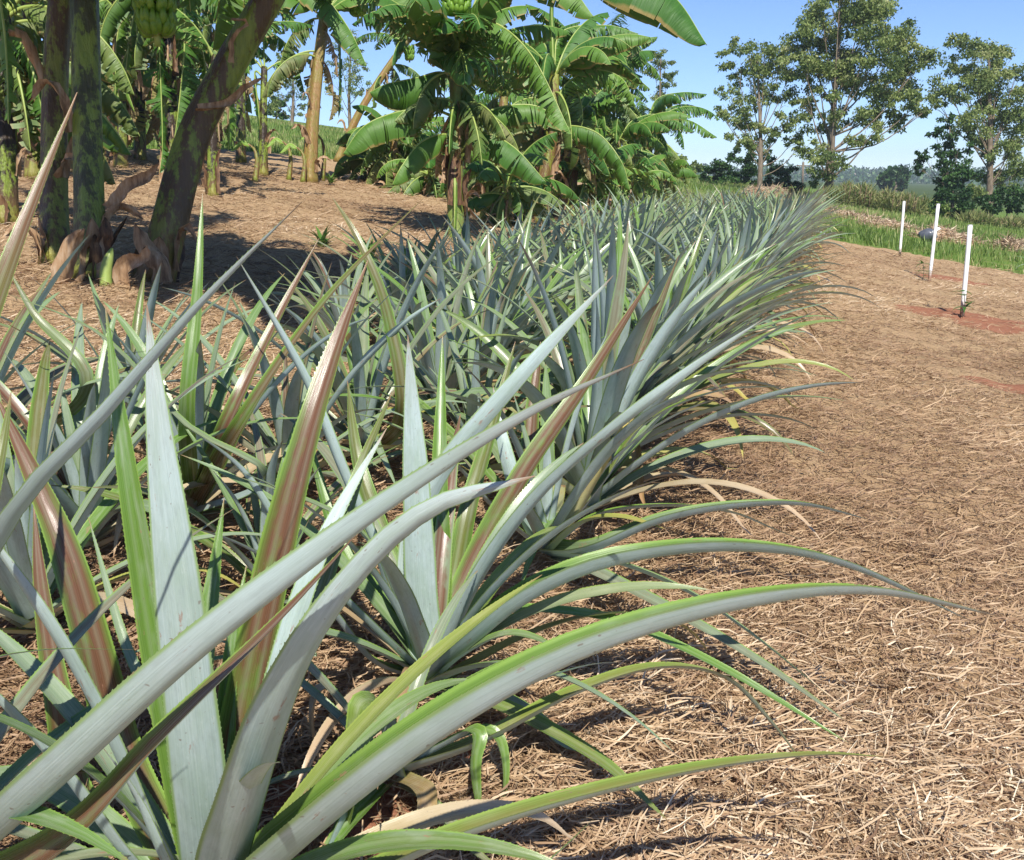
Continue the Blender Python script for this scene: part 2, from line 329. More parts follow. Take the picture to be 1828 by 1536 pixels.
def blades(name, XY, L, Wd, tint_b, mat, label, cat, flat=True, nseg=3, seed=1, lift=0.01, elev=(0, 0.3), curl=1.2, zoff=None):
    """one mesh of thin curved blades (straw or grass)"""
    rg = np.random.default_rng(seed); n = len(XY)
    az = rg.uniform(0, 2*math.pi, n); x, y = XY[:, 0].copy(), XY[:, 1].copy()
    el = rg.uniform(elev[0], elev[1], n)
    z = gz(x, y) + (rg.uniform(0.0, lift, n) if zoff is None else zoff)
    P = np.stack([x, y, z], -1); ks = rg.normal(0, curl, n)/nseg; ke = rg.uniform(-1, 0.25, n)*(0.9 if not flat else 0.5)/nseg
    roll = rg.uniform(0.0, 0.9, n) if flat else rg.uniform(0, 0, n)
    Vs = []
    for i in range(nseg+1):
        D = np.stack([np.cos(az)*np.cos(el), np.sin(az)*np.cos(el), np.sin(el)], -1)
        S = np.stack([-np.sin(az), np.cos(az), np.zeros(n)], -1); N = np.cross(D, S)
        S = S*np.cos(roll)[:, None] + N*np.sin(roll)[:, None]
        w = Wd*(0.5 if i < nseg else (0.22 if flat else 0.04))
        Vs.append(P - S*w[:, None]); Vs.append(P + S*w[:, None])
        P = P + D*(L/nseg)[:, None]; az = az + ks; el = el + ke
        if flat: P[:, 2] = np.maximum(P[:, 2], gz(P[:, 0], P[:, 1]) + 0.001)
    V = np.stack(Vs, 1).reshape(-1, 3); k = 2*(nseg+1); b = np.arange(n)*k
    F = np.concatenate([np.stack([b+2*i, b+2*i+2, b+2*i+3, b+2*i+1], -1) for i in range(nseg)])
    cc = np.zeros((len(V), 4)); cc[:, 2] = np.repeat(tint_b, k); cc[:, 3] = 1
    o = link(name, quads_mesh(name, V, F, np.zeros((len(V), 2)), cc, mat, True)); tag(o, label, cat, kind='stuff'); return o
def sample_ground(n, dmin, dmax, power, seed, a0=-34, a1=34):
    rg = np.random.default_rng(seed); q = rg.uniform(0, 1, n); e = 2-power
    r = (dmin**e + q*(dmax**e - dmin**e))**(1/e) if abs(e) > 1e-6 else dmin*(dmax/dmin)**q
    a = np.radians(rg.uniform(a0, a1, n)); return np.stack([r*np.sin(a), r*np.cos(a)], -1), r, rg
XY, r, rg = sample_ground(330000, 1.05, 19, 1.75, 5)
keep = (mulch_mask(XY[:, 0], XY[:, 1]) > 0.45) & (rg.uniform(0, 1, len(XY)) > soil_mask(XY[:, 0], XY[:, 1])*0.95)
dens = 0.5 + 0.5*np.sin(3.1*XY[:, 0]+1.7*XY[:, 1])*np.sin(2.3*XY[:, 1]-1.9*XY[:, 0]+2)
keep &= rg.uniform(0, 1, len(XY)) < 0.55 + 0.6*dens
XY, r = XY[keep], r[keep]; n = len(XY)
tb = np.clip(rg.beta(2.1, 2.3, n)*(0.80+0.35*np.sin(1.3*XY[:, 0]+.4)*np.sin(1.1*XY[:, 1])+0.0), 0, 1)
blades('straw', XY, rg.gamma(3.2, 0.014, n)*(1+0.03*r)+0.012, np.minimum(rg.gamma(4, 0.00055, n), 0.0034)*(1+0.07*r)+0.0004, tb, M['straw'], 'loose dry straw mulch spread thickly over the red earth', 'straw', True, 3, 6, 0.022, (-0.1, 0.45), 1.5)
# green grass on the strip behind the stakes and on the slope beyond the bananas
XY, r, rg = sample_ground(190000, 11, 75, 1.5, 9)
mm = mulch_mask(XY[:, 0], XY[:, 1]); keep = (mm < 0.55) & (np.sin(.9*XY[:, 0]+.5*XY[:, 1])*np.sin(.7*XY[:, 1]-.6*XY[:, 0]) + rg.uniform(-.2, 1, len(XY)) > -0.1)
XY, r = XY[keep], r[keep]; n = len(XY)
blades('grass', XY, rg.uniform(0.06, 0.20, n)*(1+0.006*r), rg.uniform(0.006, 0.012, n)*(1+0.02*r), np.clip(rg.beta(2, 2.6, n)+0.16+0.25*np.sin(.5*XY[:, 0]+1)*np.sin(.35*XY[:, 1]), 0, 1), M['grass'], 'short green grass around the mulched plot and up the slope', 'grass', False, 2, 10, 0.0, (0.9, 1.5), 0.4)

# ---------------------------------------------------------------- pineapple plants
def pine_leaf_mb(mb, C, w, out_deg, tw=(0, 0), cup=0.45, tint=(0.3, 0, 0.3), teeth=False, nc=6, seed=0, fold=0.0, wprof=3.1, blunt=0.0):
    rg = np.random.default_rng(seed+17); n = len(C); t = np.linspace(0, 1, n); T = nrm(np.gradient(C, axis=0))
    o = np.array([math.cos(R(out_deg)), math.sin(R(out_deg)), 0]); S0 = np.cross(Z, o)
    S = nrm(S0 - (T @ S0)[:, None]*T); N = np.cross(T, S)
    a = np.radians(tw[0] + (tw[1]-tw[0])*t); ca, sa = np.cos(a)[:, None], np.sin(a)[:, None]
    S, N = S*ca + N*sa, N*ca - S*sa
    te = t*(1-blunt)
    hw = w/2*(1-te**wprof)*(1+0.22*np.exp(-t/0.06))*(1+0.02*np.sin(23*t+seed)); hw = np.maximum(hw, 0.0006)
    cs = np.linspace(-1, 1, nc+1); cup_t = cup*(1.15-0.55*t)
    V = np.empty((n, nc+1, 3))
    for j, c in enumerate(cs):
        V[:, j] = C + S*(c*hw)[:, None]*(1-0.18*cup) + N*((cup_t*(0.55*c*c+0.45*abs(c)*(abs(c) > 0) )*hw) + fold*hw*max(0, c))[:, None]
    uv = np.stack(np.broadcast_arrays((cs[None]+1)/2, t[:, None]), -1).reshape(-1, 2)
    m = nc+1; I = np.arange(n*m).reshape(n, m)
    F = np.stack([I[:-1, :-1], I[1:, :-1], I[1:, 1:], I[:-1, 1:]], -1).reshape(-1, 4)
    c4 = (tint[0], tint[1], tint[2], 1)
    mb.add(V.reshape(-1, 3), F.tolist(), uv, c4)
    if teeth:
        Ls = np.linalg.norm(np.diff(C, axis=0), axis=1).sum(); k = int(Ls/0.009); tt = np.linspace(0.08, 0.97, k); tv = []; tf = []; tu = []
        for side, j in ((-1, 0), (1, nc)):
            for q in tt:
                x = q*(n-1); i = min(int(x), n-2); f = x-i; p = V[i, j]*(1-f)+V[i+1, j]*f; Tn = T[i]
                outv = nrm(V[i, j]-V[i, nc//2]); h = 0.0015*rg.uniform(0.6, 1.2)*(1-0.4*q); b0 = len(tv)
                tv += [p-Tn*0.0016, p+outv*h+Tn*0.0022, p+Tn*0.0016]; tu += [(0 if side < 0 else 1, q)]*3
                tf.append([b0, b0+1, b0+2] if side < 0 else [b0, b0+2, b0+1])
        mb.add(tv, tf, tu, c4)
def curve_leaf(base, az, L, e0, bend, rg, n=12, p=1.5, side=0.0):
    """leaf mid-line from its start angle (deg), bending down along its length"""
    t = np.linspace(0, 1, n); el = np.radians(e0 - bend*t**p); a = np.radians(az + side*t**1.5)
    D = np.stack([np.cos(a)*np.cos(el), np.sin(a)*np.cos(el), np.sin(el)], -1)
    P = np.vstack([[0, 0, 0], np.cumsum((D[1:]+D[:-1])/2*L/(n-1), axis=0)])
    st = np.array([math.cos(R(az)), math.sin(R(az)), 0])*0.018
    return base + st + P
def rosette(seed, nleaf=30, L=0.75, lean=(0, 0)):
    """list of (curve, width, azimuth, twist, cup, tint)"""
    rg = np.random.default_rng(seed); out = []; a0 = rg.uniform(0, 360)
    for i in range(nleaf):
        k = i/(nleaf-1); az = a0 + i*137.5 + rg.normal(0, 8)
        e0 = 22 + 62*k**0.8 + rg.normal(0, 5); e0 = min(e0, 89)
        bend = (1-k)**1.2*62 + 9 + rg.uniform(-6, 20)
        if k < .25: bend += rg.uniform(0, 40)
        ll = L*(0.62+0.42*math.sin(math.pi*min(1, k*0.9+0.12)))*rg.uniform(0.85, 1.12)*(1 if k < 0.85 else 0.75)
        base = np.array([0, 0, 0.03+0.10*k])
        C = curve_leaf(base, az, ll, e0, bend, rg, 12, rg.uniform(1.2, 2.0), rg.normal(0, 14))
        x = lean[0]; zz = (C[:, 2]/0.8).clip(0, 1.3)**1.3; C = C + np.stack([lean[0]*zz, lean[1]*zz, 0*zz], -1)
        C[:, 2] = np.maximum(C[:, 2], 0.012 + 0.02*rg.random())
        dry = 0.0; q = rg.random()
        if k < 0.18: dry = rg.choice([0.12, 0.38, 0.75, 0.95]) if q < 0.75 else 0.05
        elif k < 0.5 and q < 0.15: dry = rg.uniform(0.08, 0.26)
        red = max(0, rg.normal(0.3, 0.35)) if rg.random() < 0.6 else 0
        out.append((C, L*0.054*rg.uniform(0.85, 1.15)*(0.85 if k > .85 else 1), az, (rg.normal(0, 10), rg.normal(0, 28)), rg.uniform(0.3, 0.6), (min(red, 1), dry, 0.3+0.7*rg.random())))
    return out
ORD = ['first','second','third','fourth','fifth','sixth','seventh','eighth','ninth','tenth','eleventh','twelfth','thirteenth','fourteenth','fifteenth','sixteenth','seventeenth','eighteenth','nineteenth','twentieth']
TENS = {20:'twenty', 30:'thirty', 40:'forty', 50:'fifty'}; TENO = {30:'thirtieth', 40:'fortieth', 50:'fiftieth'}
def ordw(n):
    if n <= 20: return ORD[n-1]
    return TENO[n] if n % 10 == 0 else TENS[n//10*10] + '-' + ORD[n % 10 - 1]
PGROUP = 'pineapple plants in the mulched bed'
def hero(label, bpx, bpy_, leaves, extra=(), seed=0):
    """plant whose leaves were measured one by one; leaf = (points(px,py,depth), width, out angle, opts)"""
    g, t = gat(bpx, bpy_)
    root = thing('pineapple_plant', label, 'pineapple plant', g, 0, PGROUP)
    for i, lf in enumerate(leaves):
        pts, w, out = lf[:3]; o = dict(lf[3]) if len(lf) > 3 else {}
        P = np.array([PX(*p) for p in pts])
        if o.pop('grow', True): P[0] = g + np.array([0, 0, 0.04]) + 0.02*nrm(P[1]-g)
        # nothing may sink into the ground
        C = catmull(P, 30); gg = gz(C[:, 0], C[:, 1]) + 0.008; C[:, 2] = np.maximum(C[:, 2], gg)
        if out is None:
            d = C[-1]-C[0]; out = math.degrees(math.atan2(d[1], d[0]))
        mb = MB(); pine_leaf_mb(mb, C, w, out, tint=o.pop('tint', (0.3, 0, 0.2)), teeth=True, nc=8, seed=seed*50+i, **o)
        link('leaf', mb.mesh('pineapple_leaf', M['pine'], g), root)
    add_rosette(root, extra, g)
    return root
def add_rosette(root, leaves, g, detail=True):
    for i, (C, w, az, tw, cup, tint) in enumerate(leaves):
        Cc = catmull(C, 20); x = Cc + g; Cc[:, 2] = np.maximum(Cc[:, 2], gz(x[:, 0], x[:, 1]) + 0.008 - g[2])
        mb = MB(); pine_leaf_mb(mb, Cc, w*1.22, az, tw, cup, tint, detail, 6, i)
        link('dry_leaf' if tint[1] > 0.6 else 'leaf', mb.mesh('pineapple_leaf', M['pine']), root)
RED = (0.95, 0, 0.1); GRN = (0.0, 0, 0.1); OLV = (0.45, 0.05, 0.25); UND = (0.2, 0, 0.6); YEL = (0.2, 0.42, 0.3)
CAMW, AWAY = 270, 90
hero('nearest silvery pineapple plant at the bottom of the photo with a broad upright pale leaf', 380, 1680, [
  ([(370,1660,1.38),(352,1400,1.22),(318,1080,1.12),(284,780,1.07),(262,545,1.06)], 0.072, CAMW+5, dict(cup=0.25, tint=UND)),
  ([(395,1660,1.36),(440,1450,1.12),(520,1220,0.98),(640,1030,0.95),(780,905,0.97),(955,850,1.02)], 0.088, CAMW+25, dict(cup=0.45, tint=UND, tw=(10, 25), wprof=2.6)),
  ([(400,1660,1.39),(430,1330,1.36),(490,1030,1.33),(545,800,1.32),(600,620,1.36),(657,465,1.42)], 0.066, AWAY-15, dict(cup=0.5, tint=RED)),
  ([(360,1660,1.4),(310,1330,1.33),(262,1050,1.30),(225,820,1.28),(188,545,1.30)], 0.046, AWAY+20, dict(tint=GRN, tw=(0, -15))),
  ([(370,1680,1.38),(270,1490,1.28),(160,1250,1.2),(50,1060,1.17),(-80,880,1.2)], 0.056, 190, dict(tint=UND, cup=0.3, tw=(20, 60))),
  ([(360,1700,1.4),(220,1530,1.3),(100,1370,1.25),(-30,1230,1.25),(-160,1150,1.3)], 0.056, 200, dict(tint=UND, cup=0.3, tw=(20, 50))),
  ([(360,1640,1.42),(225,1370,1.5),(165,1150,1.48),(115,980,1.47),(60,850,1.5),(-10,700,1.55)], 0.066, 140, dict(tint=RED, tw=(0, -35))),
  ([(340,1660,1.45),(150,1440,1.6),(105,1250,1.6),(75,1060,1.62),(60,900,1.65)], 0.058, 150, dict(tint=RED, tw=(-20, -40))),
  ([(385,1640,1.38),(400,1360,1.36),(415,1150,1.35),(440,1010,1.38)], 0.036, AWAY, dict(tint=GRN)),
  ([(390,1640,1.38),(350,1350,1.36),(370,1130,1.4),(400,890,1.45)], 0.045, AWAY, dict(tint=GRN)),
  ([(410,1650,1.38),(470,1320,1.3),(530,1090,1.28),(600,920,1.3),(690,765,1.36)], 0.042, CAMW+10, dict(tint=UND, cup=0.3)),
  ([(400,1680,1.39),(520,1535,1.22),(700,1385,1.12),(900,1250,1.1),(1100,1153,1.12),(1350,1083,1.17),(1560,1062,1.22),(1790,1102,1.28)], 0.086, 10, dict(tint=(0.25, 0.02, 0.05), tw=(-18, -18), cup=1.0, wprof=2.8)),
  ([(420,1700,1.4),(650,1575,1.3),(800,1508,1.28),(1000,1440,1.3),(1250,1378,1.36),(1450,1350,1.43),(1590,1352,1.47)], 0.052, 10, dict(tint=(0.5, 0.16, 0.1), tw=(-18, -15), cup=0.7)),
  ([(430,1720,1.4),(700,1700,1.2),(880,1620,1.2),(1000,1520,1.25),(1060,1462,1.3)], 0.028, 10, dict(tint=(0, 0.08, 0.1), tw=(-20, -40))),
  ([(400,1700,1.4),(560,1600,1.4),(640,1560,1.4),(720,1510,1.42),(780,1478,1.46)], 0.036, 20, dict(tint=GRN, tw=(-40, -40))),
  ([(400,1680,1.4),(300,1560,1.2),(240,1420,1.15),(180,1330,1.15)], 0.05, 230, dict(tint=UND, cup=0.3)),
  ([(380,1640,1.42),(300,1330,1.45),(220,1140,1.5),(158,925,1.6)], 0.022, 120, dict(tint=(0, 0, 0.7))),
  ([(380,1640,1.42),(480,1300,1.55),(560,1100,1.6),(640,850,1.7),(700,700,1.8)], 0.05, 70, dict(tint=OLV)),
], extra=rosette(71, 22, 0.66)[:15], seed=1)
# plants just outside the left edge whose long leaves cross the picture
hero('pineapple plant off the bottom left corner sending one very long leaf across the photo', -190, 1700, [
  ([(-160,1720,1.15),(55,1450,0.95),(330,1195,0.86),(560,1008,0.86),(760,862,0.89),(960,735,0.95),(1150,642,1.02)], 0.078, 20, dict(tint=(0.3, 0, 0.7), tw=(-62, -50), cup=0.6, wprof=2.6)),
  ([(-100,1760,1.15),(100,1520,1.0),(290,1320,0.93),(470,1140,0.92),(590,1010,0.94),(660,925,0.95)], 0.062, 30, dict(tint=RED, tw=(-5, -10), cup=0.5)),
  ([(-150,1700,1.2),(-160,1350,1.0),(0,960,0.88),(190,735,0.88),(370,530,0.93),(540,360,1.0)], 0.044, 40, dict(tint=UND, tw=(-65, -65), cup=0.3, wprof=2.0)),
  ([(-190,1680,1.2),(-190,1370,1.0),(-80,1210,0.92),(60,1163,0.92),(240,1160,0.97)], 0.022, 20, dict(tint=GRN, tw=(-30, -20))),
  ([(-190,1680,1.25),(-150,1250,1.05),(-70,760,0.98),(20,470,0.99),(138,165,1.05)], 0.055, 75, dict(tint=(0.9, 0, 0.2), tw=(0, 0))),
  ([(-190,1680,1.25),(-120,1400,1.2),(-60,1100,1.2),(0,830,1.25),(20,700,1.3)], 0.05, 80, dict(tint=OLV)),
], extra=rosette(72, 22, 0.62)[:12], seed=2)
hero('short battered pineapple plant with curled broken leaves between the two nearest silvery ones', 700, 1430, [
  ([(700,1430,1.7),(690,1330,1.66),(680,1262,1.62),(648,1262,1.57),(636,1330,1.56),(628,1415,1.57),(615,1500,1.6)], 0.055, 220, dict(grow=True, tint=(0.1, 0.14, 0.1), tw=(0, 0), cup=0.3, wprof=5)),
  ([(560,1600,1.5),(650,1400,1.62),(775,1262,1.66),(930,1172,1.7),(1070,1128,1.78)], 0.048, 20, dict(tint=(0.7, 0.05, 0.1), tw=(-30, -20), grow=False)),
  ([(700,1430,1.7),(860,1330,1.74),(1023,1243,1.8),(1170,1195,1.88),(1290,1210,1.92),(1375,1290,1.88),(1440,1372,1.84)], 0.066, 20, dict(tint=(0.3, 0.22, 0.3), tw=(-25, -10), wprof=2.6)),
  ([(700,1430,1.7),(800,1330,1.7),(850,1308,1.68),(845,1370,1.66),(860,1480,1.68)], 0.04, 320, dict(tint=(0, 0.08, 0.1), cup=0.5, wprof=3)),
  ([(700,1430,1.7),(830,1315,1.74),(885,1315,1.74),(900,1390,1.72),(880,1490,1.72)], 0.034, 330, dict(tint=(0, 0.10, 0.1), cup=0.5, wprof=3)),
  ([(700,1430,1.7),(620,1290,1.75),(580,1230,1.75),(560,1290,1.72),(590,1440,1.74)], 0.034, 200, dict(tint=(0.3, 0.95, 0.4), cup=0.6, wprof=3)),
  ([(700,1450,1.68),(760,1420,1.6),(740,1500,1.56),(700,1570,1.55)], 0.04, 300, dict(tint=(0.3, 0.8, 0.4))),
  ([(700,1430,1.7),(600,1500,1.55),(540,1600,1.5)], 0.036, 240, dict(tint=GRN)),
], extra=rosette(73, 16, 0.42)[:9], seed=3)
hero('tall silvery pineapple plant in mid-frame with a fan of pale leaves beside the straw path', 770, 1240, [
  ([(768,1235,2.07),(752,1060,1.98),(742,850,1.92),(728,598,1.88)], 0.068, CAMW, dict(cup=0.25, tint=UND)),
  ([(780,1235,2.07),(850,1045,1.95),(960,890,1.9),(1110,755,1.9),(1250,648,1.96),(1370,565,2.03)], 0.062, 300, dict(cup=0.3, tint=UND, tw=(15, 10), wprof=2.0)),
  ([(780,1230,2.08),(835,1040,2.12),(935,850,2.15),(1050,680,2.2),(1168,488,2.3)], 0.064, 70, dict(tint=RED, tw=(-10, -20))),
  ([(765,1235,2.07),(732,1020,2.02),(775,865,2.0),(910,695,2.02),(1095,492,2.12)], 0.056, 300, dict(tint=UND, cup=0.25)),
  ([(755,1235,2.07),(700,1050,2.0),(612,850,2.0),(540,670,2.06),(422,458,2.18)], 0.052, 220, dict(tint=UND, cup=0.35)),
  ([(755,1238,2.07),(650,1110,1.98),(520,975,1.98),(430,840,2.03),(330,760,2.1)], 0.052, 205, dict(tint=UND, cup=0.35, tw=(10, 30))),
  ([(755,1238,2.07),(700,1080,2.0),(650,960,1.97),(560,900,1.97),(420,850,2.0)], 0.048, 195, dict(tint=UND, cup=0.35)),
  ([(750,1240,2.07),(660,1180,2.0),(560,1060,1.95),(430,975,1.96),(300,930,2.0)], 0.046, 195, dict(tint=(0.2, 0, 0.5), tw=(10, 30))),
  ([(780,1238,2.07),(850,1150,1.95),(950,1072,1.9),(1100,1010,1.9),(1300,985,1.94),(1500,1010,1.98),(1740,1112,2.05)], 0.075, 10, dict(tint=(0.1, 0, 0.1), tw=(-12, -12), cup=0.95, wprof=2.5)),
  ([(785,1240,2.06),(830,1170,1.95),(900,1135,1.9),(960,1142,1.9),(1010,1172,1.92)], 0.045, 340, dict(tint=(0.2, 0.05, 0.5))),
  ([(785,1240,2.07),(820,1150,2.0),(900,1098,2.0),(1000,1095,2.03),(1120,1118,2.04),(1300,1200,2.0),(1520,1330,1.92)], 0.042, 350, dict(tint=GRN, tw=(-10, 20))),
  ([(785,1250,2.07),(870,1255,1.92),(960,1295,1.86),(1080,1365,1.77),(1195,1468,1.67)], 0.045, 330, dict(tint=(0.3, 0.12, 0.4), tw=(0, 10))),
  ([(775,1225,2.08),(790,1050,2.12),(785,860,2.14),(790,600,2.25)], 0.045, AWAY, dict(tint=GRN)),
  ([(775,1225,2.08),(810,1060,2.15),(840,900,2.2),(880,760,2.3),(920,610,2.4)], 0.05, AWAY-20, dict(tint=OLV)),
  ([(765,1225,2.08),(700,1010,2.15),(640,830,2.2),(620,680,2.3)], 0.05, AWAY+30, dict(tint=OLV)),
  ([(765,1225,2.08),(710,1100,2.1),(660,1050,2.15),(600,960,2.2),(545,760,2.3)], 0.046, 130, dict(tint=GRN)),
], extra=rosette(74, 24, 0.66)[:16], seed=4)
hero('pineapple plant with a stiff yellow leaf standing just behind the tall silvery one', 975, 1010, [
  ([(985,1000,2.78),(1010,950,2.72),(1065,850,2.66),(1110,775,2.64),(1135,740,2.66)], 0.056, 300, dict(tint=(0.1, 0.52, 0.3), wprof=4)),
  ([(980,1000,2.78),(985,950,2.76),(992,900,2.74),(998,865,2.74)], 0.058, 280, dict(tint=(0.2, 0.32, 0.3), blunt=0.35)),
  ([(985,1005,2.78),(1060,925,2.68),(1180,905,2.66),(1300,915,2.7),(1380,945,2.72),(1460,975,2.75)], 0.046, 10, dict(tint=(0.2, 0.06, 0.1), tw=(-20, -10))),
  ([(985,1005,2.78),(1060,985,2.6),(1180,935,2.55),(1300,910,2.55),(1430,903,2.6),(1560,930,2.66)], 0.06, 10, dict(tint=(0.1, 0, 0.6), tw=(-12, -12), cup=.9)),
  ([(985,1012,2.78),(1060,1025,2.55),(1200,1095,2.36),(1350,1180,2.2),(1520,1295,2.03)], 0.058, 335, dict(tint=(0.3, 0.02, 0.75), wprof=3)),
  ([(985,1012,2.78),(1090,1005,2.55),(1220,1055,2.38),(1350,1140,2.22),(1500,1260,2.06)], 0.05, 335, dict(tint=(0.3, 0.02, 0.75), wprof=3, tw=(-20, -30))),
  ([(980,1000,2.78),(1040,935,2.6),(1110,925,2.56),(1190,945,2.56)], 0.05, 320, dict(tint=(0.5, 0.3, 0.3))),
  ([(965,1000,2.78),(930,900,2.72),(900,800,2.7),(880,690,2.75)], 0.055, 260, dict(tint=UND)),
  ([(965,1000,2.78),(880,910,2.72),(800,820,2.72),(700,760,2.76),(600,730,2.8)], 0.05, 200, dict(tint=UND)),
  ([(970,1000,2.78),(945,880,2.8),(950,740,2.85),(965,610,2.9)], 0.06, 80, dict(tint=RED)),
  ([(975,1000,2.78),(1080,860,2.85),(1150,760,2.9),(1280,700,3.0),(1430,690,3.1)], 0.05, 30, dict(tint=OLV, tw=(-20, -20))),
], extra=rosette(77, 14, 0.68)[4:], seed=5)

def near_plant(pos2, label, seed, L, n=28, lean=(0, 0), extra_hero=()):
    g = np.array([pos2[0], pos2[1], float(gz(pos2[0], pos2[1]))])
    root = thing('pineapple_plant', label, 'pineapple plant', g, 0, PGROUP)
    add_rosette(root, rosette(seed, n, L, lean), g)
    for i, (pts, w, out, o) in enumerate(extra_hero):
        P = np.array([PX(*p) for p in pts]); P[0] = g + np.array([0, 0, 0.05]); o = dict(o)
        mb = MB(); pine_leaf_mb(mb, catmull(P, 30), w, out, teeth=True, nc=8, seed=seed+i, **o)
        link('leaf', mb.mesh('pineapple_leaf', M['pine'], g), root)
    return root
# second and third rows, nearest plants, with the leaves the photo shows measured
def rowpos(rw, s, j=0.0):
    return RO + RD*s + RL*(0.70*rw + j)
near_plant(gat(350, 945)[0][:2], 'pineapple plant with one tall bright green leaf, left of the tall silvery one', 201, 0.70, 20, (0, 0.05), [
  ([(300,1000,2.3),(335,740,2.3),(352,540,2.3),(362,345,2.35)], 0.045, AWAY, dict(tint=(0.05, 0, 0.0))),
  ([(300,1000,2.3),(400,770,2.3),(480,600,2.35),(570,425,2.45)], 0.048, AWAY-20, dict(tint=RED)),
  ([(300,1000,2.3),(430,760,2.2),(580,540,2.2),(765,345,2.3)], 0.05, 60, dict(tint=(0.8, 0, 0.2), tw=(-15, -15))),
  ([(300,1000,2.3),(470,850,2.1),(330,760,2.1),(180,600,2.1),(0,520,2.15)], 0.04, 180, dict(tint=UND)),
])
near_plant(gat(60, 1150)[0][:2], 'pineapple plant low at the left edge under the long crossing leaves', 202, 0.66, 26)
near_plant(gat(480, 1090)[0][:2], 'low pineapple plant half hidden behind the nearest one and left of the tall silvery one', 206, 0.5, 18)
for px, py, sd, L_, lab in ((520, 905, 211, .64, 'crowded pineapple plant between the tall green leaf and the arching white-streaked leaf'), (165, 1010, 212, .62, 'spreading pineapple plant at the left, behind the low edge plant'), (240, 800, 213, .56, 'pineapple plant at the left, nearest to the big banana stems'), (850, 850, 214, .6, 'smaller pineapple plant filling the gap left of the stiff yellow leaf')):
    near_plant(gat(px, py)[0][:2], lab, sd, L_, 26)
near_plant(gat(-60, 930)[0][:2], 'pineapple plant rooted just outside the left edge, behind the crossing leaves', 207, 0.7, 24)
near_plant(rowpos(2, 0.2), 'pineapple plant with white glinting leaves at the left edge of the photo', 203, 0.66, 20, (0, 0), [
  ([(-40,900,2.4),(150,700,2.4),(60,560,2.4),(15,480,2.4)], 0.05, 150, dict(tint=(0.4, 0, 0.5), tw=(0, -30))),
])
near_plant(gat(650, 835)[0][:2], 'pineapple plant with one tall arching white-streaked leaf in the second row', 204, 0.72, 26, (0.0, 0.0), [
  ([(650,850,3.0),(715,740,2.9),(690,560,2.85),(640,430,2.85),(588,345,2.9)], 0.055, 160, dict(tint=(0.6, 0, 0.3), tw=(-50, -30))),
])
rg0 = np.random.default_rng(42)
VAR = []
for k in range(7):
    mb = MB()
    for i, (C, w, az, tw, cup, tint) in enumerate(rosette(500+k*7, 36, 0.86, (0.17, -0.04))):
        pine_leaf_mb(mb, C, w, az, tw, cup, tint, False, 3, i)
    VAR.append(mb.mesh('pineapple_rosette', M['pine']))
rows = {0: 'path-side row', 1: 'middle row', 2: 'banana-side row'}
starts = {0: 1.15, 1: 1.75, 2: 2.6}; cnt0 = {0: 5, 1: 6, 2: 2}
looks = ['spiny grey-green', 'silvery spiny', 'bluish green', 'upright grey-green', 'spreading silvery', 'olive-tinged', 'loose grey-green']
for rw in (0, 1, 2):
    s = starts[rw]; k = cnt0[rw]
    while s < 19.5:
        p = rowpos(rw, s + rg0.normal(0, 0.04), rg0.normal(0, 0.05)); sc = rg0.uniform(0.82, 1.1)*(1.0, 0.88, 0.8)[rw]
        var = int(rg0.integers(0, 7))
        lab = '%s pineapple plant, %s from the camera in the %s' % (looks[var], ordw(k), rows[rw])
        if s < 4.2:
            near_plant(p, lab, 300+rw*60+k, 0.84*sc, 32, (0.14 if rw == 0 else 0.0, 0))
        else:
            g = (p[0], p[1], float(gz(*p)))
            o = link('pineapple_plant', VAR[var], None, g); o.rotation_euler = (R(rg0.normal(0, 4)), R(rg0.normal(0, 4)), rg0.normal(0, 0.5) + (0 if rw == 0 else rg0.uniform(0, 6.28))); o.scale = (sc*1.05,)*3
            tag(o, lab, 'pineapple plant', PGROUP)
        s += rg0.uniform(0.36, 0.46); k += 1
g, t = gat(1850, 485)
near_plant(g[:2], 'lone pineapple plant cut by the right edge of the photo beyond the stakes', 900, 0.6, 20)

